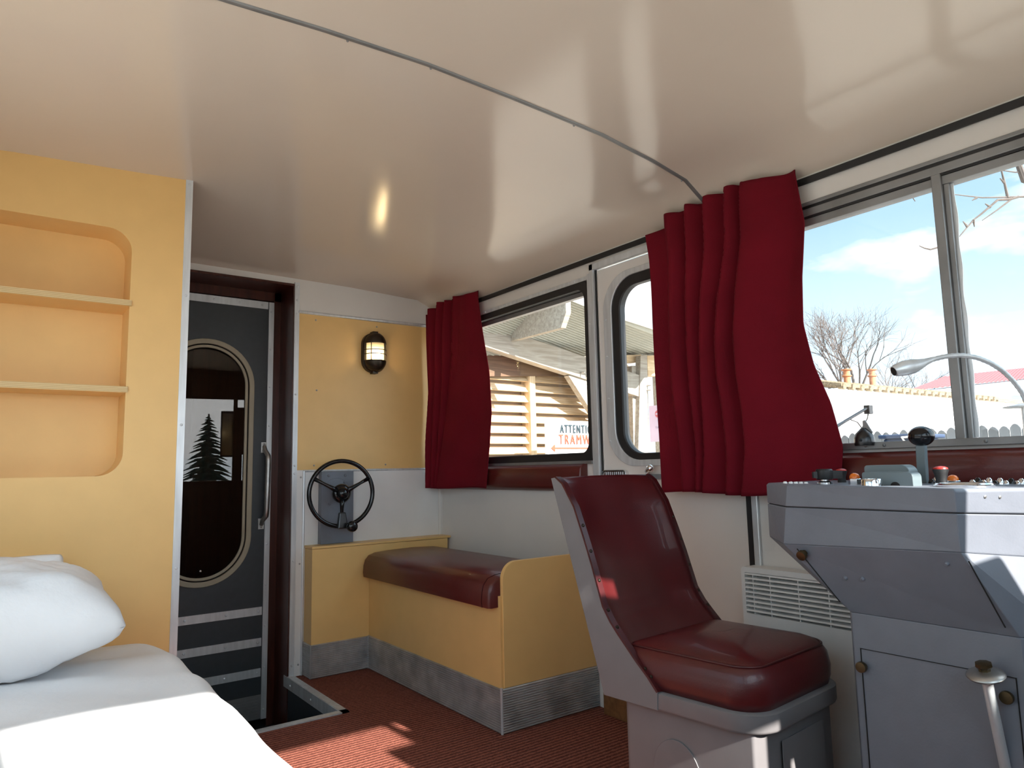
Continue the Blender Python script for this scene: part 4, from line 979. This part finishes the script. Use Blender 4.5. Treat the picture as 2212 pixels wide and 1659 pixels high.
for px in (1831, 1886):
    c = W(px, 833, BY+.7); tz = W(px, 798, BY+.7).z - c.z
    bm = NB(); lathe(bm, [(.085, -.2), (.085, tz*.52), (.12, tz*.56), (.12, tz*.62), (.08, tz*.66), (.085, tz*.9), (.13, tz*.94), (.13, tz), (.08, tz)], c, UP, 16); link('chimney_pot', bm, M['clay'], lb, smooth=40)
# red-roofed house
RY = 16.0
rh = thing('red_roof_house', W(2120, 900, RY), 'pale house with red ribbed metal roof at the right', 'building'); rh.location.z = GZ
bm = NB(); A = [W(1968, 843, RY), W(2042, 814, RY+2.5), W(2330, 783, RY+2.5), W(2330, 806, RY)]
def rr(u, v):
    lo = A[0].lerp(A[3], u); hi = A[1].lerp(A[2], u); return lo.lerp(hi, v) + V((0, 0, .035*(1 if int(u*120) % 3 == 0 else 0)))
grid(bm, rr, 120, 3); link('roof', bm, M['redroof'], rh, solid=.05)
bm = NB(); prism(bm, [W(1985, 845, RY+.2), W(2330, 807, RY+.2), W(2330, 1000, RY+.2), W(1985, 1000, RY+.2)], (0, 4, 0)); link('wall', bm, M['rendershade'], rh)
bm = NB(); ringprism(bm, [W(x, y, RY+.1) for x, y in ((2172, 848), (2260, 844), (2260, 880), (2172, 880))], [W(x, y, RY+.1) for x, y in ((2184, 855), (2252, 851), (2252, 876), (2184, 876))], (0, .15, 0)); wf = link('window_frame', bm, M['signwhite'], rh)
bm = NB(); prism(bm, [W(x, y, RY+.15) for x, y in ((2184, 855), (2252, 851), (2252, 876), (2184, 876))], (0, .04, 0)); link('pane', bm, M['bluepane'], wf)
# picket fence along the track
FX = 7.0
fn_ = thing('picket_fence', (FX, 3.3, GZ), 'grey weathered picket fence outside the wide window', 'fence')
bm0 = NB(); 
zt = atx(2000, 928, FX).z
yy = 1.75; first = None; k = 0
while yy < 5.2:
    h = zt + .012*sin(k*2.3)
    if first is None:
        bm = NB(); prism(bm, [V((FX, yy, GZ)), V((FX, yy+.075, GZ)), V((FX, yy+.075, h-.035)), V((FX, yy+.055, h-.008)), V((FX, yy+.038, h)), V((FX, yy+.020, h-.008)), V((FX, yy, h-.035))], (.02, 0, 0))
        first = link('picket', bm, M['picket'], fn_); y_first = yy
    else:
        o = first.copy(); C.objects.link(o); o.location.y = yy-y_first; o.location.z = .012*sin(k*2.3)
    yy += .083; k += 1
bm = NB(); box(bm, FX+.02, FX+.05, 1.7, 5.25, zt-.35, zt-.27); link('rail', bm, M['picket'], fn_)
# dark blue bin beyond the sill
nb = thing('blue_bin', atx(1940, 990, 5.5), 'dark blue bin with a pale handle just above the window sill', 'bin'); nb.location.z = GZ
b0, b1 = atx(1905, 940, 5.5), atx(1978, 934, 5.5)
bm = NB(); box(bm, 5.5, 5.9, b1.y, b0.y, GZ, b0.z-.03); link('body', bm, M['navy'], nb, bevel=.02)
bm = NB(); box(bm, 5.47, 5.95, b1.y-.02, b0.y+.02, b0.z-.03, b0.z); link('lid', bm, M['navy'], nb, bevel=.01)
bm = NB(); h0, h1 = atx(1948, 945, 5.46), atx(1970, 943, 5.46); tube(bm, [h0+V((.04, 0, -.03)), h0, h1, h1+V((.04, 0, -.03))], .008, 8); link('handle', bm, M['signwhite'], nb)
# disc-topped post
dp0 = D(2211, 877, 5.2); dp = thing('disc_post', (dp0.x, dp0.y, GZ), 'grey post with flat round top at the right edge of the window', 'post')
bm = NB(); lathe(bm, [(.13, 0), (.13, .008), (.05, .024), (.02, .03)], dp0-V((0, 0, .01)), UP, 24); link('round_top', bm, M['alu_dull'], dp, smooth=30)
bm = NB(); tube(bm, [(dp0.x, dp0.y, GZ), dp0], .018, 10); link('pole', bm, M['steel'], dp)
# cable bracket
cb0 = D(1876, 886, 3.6)
cb = thing('cable_bracket', cb0, 'thin metal arm with a clamp outside the window beside the curtain', 'bracket')
bm = NB(); tube(bm, [(2.385, 1.6, 1.25), D(1790, 932, 3.3), D(1822, 912, 3.5), D(1876, 880, 3.6)], .008, 8); link('arm', bm, M['gunmetal'], cb)
bm = NB(); box(bm, cb0.x-.02, cb0.x+.02, cb0.y-.015, cb0.y+.015, cb0.z-.02, cb0.z+.025); link('clamp', bm, M['gunmetal'], cb, bevel=.003)
bm = NB(); tube(bm, [D(1876, 890, 3.6), D(1874, 903, 3.6), D(1868, 915, 3.6), D(1862, 925, 3.6)], .003, 6); tube(bm, [D(1822, 912, 3.55), D(1836, 906, 3.55), D(1852, 912, 3.55), D(1862, 925, 3.6)], .003, 6); link('cable', bm, M['black'], cb)

# bare trees
def bare_tree(base, height, seed, label, spread=.5, depth=6, lean=(0, 0), r0=None, group='bare trees behind the white building', fork=.30):
    rnd = random.Random(seed)
    root = thing('bare_tree', base, label, 'tree', group)
    bm = NB(); tr = NB()
    def grow(b, p, d, ln, r, lv_):
        mid_ = p + d*ln*.5 + V((rnd.uniform(-1, 1), rnd.uniform(-1, 1), rnd.uniform(-.4, .4)))*ln*.07
        e = p + d*ln
        tube(b, [p, mid_, e], [r, r*.85, r*.68], 6 if lv_ > 3 else 3, cap=False)
        if lv_ == 0: return
        n = 3 if lv_ > 1 else 4
        for i in range(n):
            ax = d.orthogonal().normalized(); ax.rotate(Matrix.Rotation(rnd.uniform(0, 2*PI), 3, d))
            ang = rnd.uniform(.25, .85)*spread*1.6
            nd = (d*cos(ang) + ax*sin(ang) + V((0, 0, .10))).normalized()
            st_ = e if i else e
            pp = p.lerp(e, rnd.uniform(.55, 1.0)) if i else e
            grow(bm, pp, nd, ln*rnd.uniform(.62, .86), r*rnd.uniform(.45, .62), lv_-1)
    d0 = V((lean[0], lean[1], 1)).normalized()
    grow(tr, V(base), d0, height*fork, r0 or height*.022, depth)
    link('trunk', tr, M['bark'], root); link('branches', bm, M['bark'], root)
    return root
TB = W(1838, 800, 20); bare_tree((TB.x, TB.y, GZ), 12.0, 11, 'large bare spreading tree behind the chimney pots', .62, 6, fork=.30)
TB = W(1905, 800, 22); bare_tree((TB.x, TB.y, GZ), 10.0, 5, 'smaller bare tree behind the roof ridge, right of the chimney pots', .6, 5, fork=.32)
TB = W(1975, 800, 24); bare_tree((TB.x, TB.y, GZ), 7.2, 9, 'low bare tree beside the red roof', .6, 5, fork=.32)
TB = W(2060, 800, 28); bare_tree((TB.x, TB.y, GZ), 8.0, 21, 'bare tree showing above the red roof behind the window post', .6, 5, fork=.32)
# nearby bare branches top right
TD = 5.5
nbp = D(2420, 700, TD)
nb_ = thing('bare_tree', (nbp.x, nbp.y, GZ), 'near bare tree reaching twigs into the top right of the window', 'tree')
bm = NB(); tube(bm, [V((nbp.x, nbp.y, GZ)), D(2415, 800, TD), D(2390, 560, TD), D(2330, 420, TD), D(2212, 388, TD), D(2199, 352, TD), D(2180, 300, TD)], [.09, .08, .06, .045, .028, .022, .015], 8); link('trunk', bm, M['bark'], nb_)
tw = [[(2380, 500), (2300, 440), (2212, 425), (2122, 427), (2060, 420)], [(2185, 430), (2155, 432), (2120, 462), (2103, 475), (2080, 502), (2068, 516)], [(2200, 425), (2185, 430), (2155, 453), (2122, 476)], [(2177, 427), (2170, 395), (2162, 363), (2158, 330)], [(2330, 420), (2260, 380), (2212, 371), (2193, 372), (2150, 366)],
      [(2068, 516), (2045, 528), (2031, 533), (2010, 539), (1997, 536), (1986, 531)], [(2060, 420), (2020, 405), (1985, 400), (1967, 420), (1977, 435)], [(2170, 395), (2160, 385)], [(2103, 475), (2105, 490)], [(2090, 490), (2080, 478)], [(2140, 448), (2128, 440)], [(2110, 427), (2100, 433)]]
bm = NB()
for t in tw:
    n = len(t); tube(bm, [D(x, y, TD) for x, y in t], [max(.0035, .011-.0075*i/(n-1)) for i in range(n)], 6)
link('twigs', bm, M['bark'], nb_)
# spruce in front of the tram (seen in the door glass)
spz = thing('spruce_tree', (1.95, -9, GZ), 'dark spruce reflected in the glass of the grey door', 'tree')
bm = NB(); tube(bm, [(1.95, -9, GZ), (1.95, -9, 2.5)], [.14, .02], 8); link('trunk', bm, M['bark'], spz)
bm = NB(); rnd = random.Random(3)
for i in range(170):
    t = i/170; z = GZ+.4+2.95*t; ln = 1.0*(1-t)**.8+.06; a = i*2.4
    tip = V((1.95+ln*cos(a), -9+ln*sin(a), z-.25*ln)); tube(bm, [(1.95, -9, z), V((1.95+ln*.5*cos(a), -9+ln*.5*sin(a), z-.02)), tip], [.03, .05*(1-t)+.018, .006], 5)
link('foliage', bm, M['needles'], spz)

# ------------------------------------------------------------------ sun and sky
sd = V((-.04, 1, -.60)).normalized()
sun = bpy.data.lights.new('sun', 'SUN'); sun.energy = 24; sun.angle = math.radians(.6); sun.color = (1, .95, .87)
so = bpy.data.objects.new('sun', sun); C.objects.link(so); so.rotation_euler = sd.to_track_quat('-Z', 'Y').to_euler(); so.location = (1, -20, 15)
wd_ = bpy.data.worlds.new('sky'); sc.world = wd_; wd_.use_nodes = True
nt = wd_.node_tree; N, Lk = nt.nodes, nt.links; N.clear()
out_ = N.new('ShaderNodeOutputWorld'); bg = N.new('ShaderNodeBackground'); Lk.new(bg.outputs[0], out_.inputs[0])
tc = N.new('ShaderNodeTexCoord'); sx = N.new('ShaderNodeSeparateXYZ'); Lk.new(tc.outputs['Generated'], sx.inputs[0])
gr = N.new('ShaderNodeValToRGB'); Lk.new(sx.outputs['Z'], gr.inputs['Fac'])
e = gr.color_ramp.elements; e[0].position = 0; e[0].color = (1.9, 2.1, 2.3, 1); e[1].position = .55; e[1].color = (.50, .98, 1.35, 1)
m1 = e.new(.16); m1.color = (1.35, 1.75, 2.0, 1); m2 = e.new(.30); m2.color = (.80, 1.25, 1.55, 1)
mp = N.new('ShaderNodeMapping'); mp.inputs['Scale'].default_value = (1, 1, 2.6); Lk.new(tc.outputs['Generated'], mp.inputs[0])
nz = N.new('ShaderNodeTexNoise'); nz.inputs['Scale'].default_value = 3.2; nz.inputs['Detail'].default_value = 8; nz.inputs['Roughness'].default_value = .55; Lk.new(mp.outputs[0], nz.inputs['Vector'])
cr_ = N.new('ShaderNodeValToRGB'); cr_.color_ramp.elements[0].position = .48; cr_.color_ramp.elements[1].position = .60; Lk.new(nz.outputs['Fac'], cr_.inputs['Fac'])
mix = N.new('ShaderNodeMix'); mix.data_type = 'RGBA'; Lk.new(cr_.outputs['Color'], mix.inputs['Factor']); Lk.new(gr.outputs['Color'], mix.inputs['A']); mix.inputs['B'].default_value = (2.2, 2.25, 2.3, 1)
# brighter sky on the sun's side
dt = N.new('ShaderNodeVectorMath'); dt.operation = 'DOT_PRODUCT'; Lk.new(tc.outputs['Generated'], dt.inputs[0]); dt.inputs[1].default_value = -sd
mr_ = N.new('ShaderNodeMapRange'); mr_.inputs['From Min'].default_value = .0; mr_.inputs['From Max'].default_value = 1; mr_.inputs['To Min'].default_value = 1; mr_.inputs['To Max'].default_value = 3.2; Lk.new(dt.outputs['Value'], mr_.inputs['Value'])
Lk.new(mix.outputs['Result'], bg.inputs['Color']); Lk.new(mr_.outputs[0], bg.inputs['Strength'])

vs_ = sc.view_settings; vs_.view_transform = 'Standard'; vs_.look = 'None'; vs_.gamma = 1; vs_.use_curve_mapping = False; vs_.exposure = -0.48
sc.cycles.use_denoising = True
sc.cycles.max_bounces = 12; sc.cycles.diffuse_bounces = 8; sc.cycles.transparent_max_bounces = 16
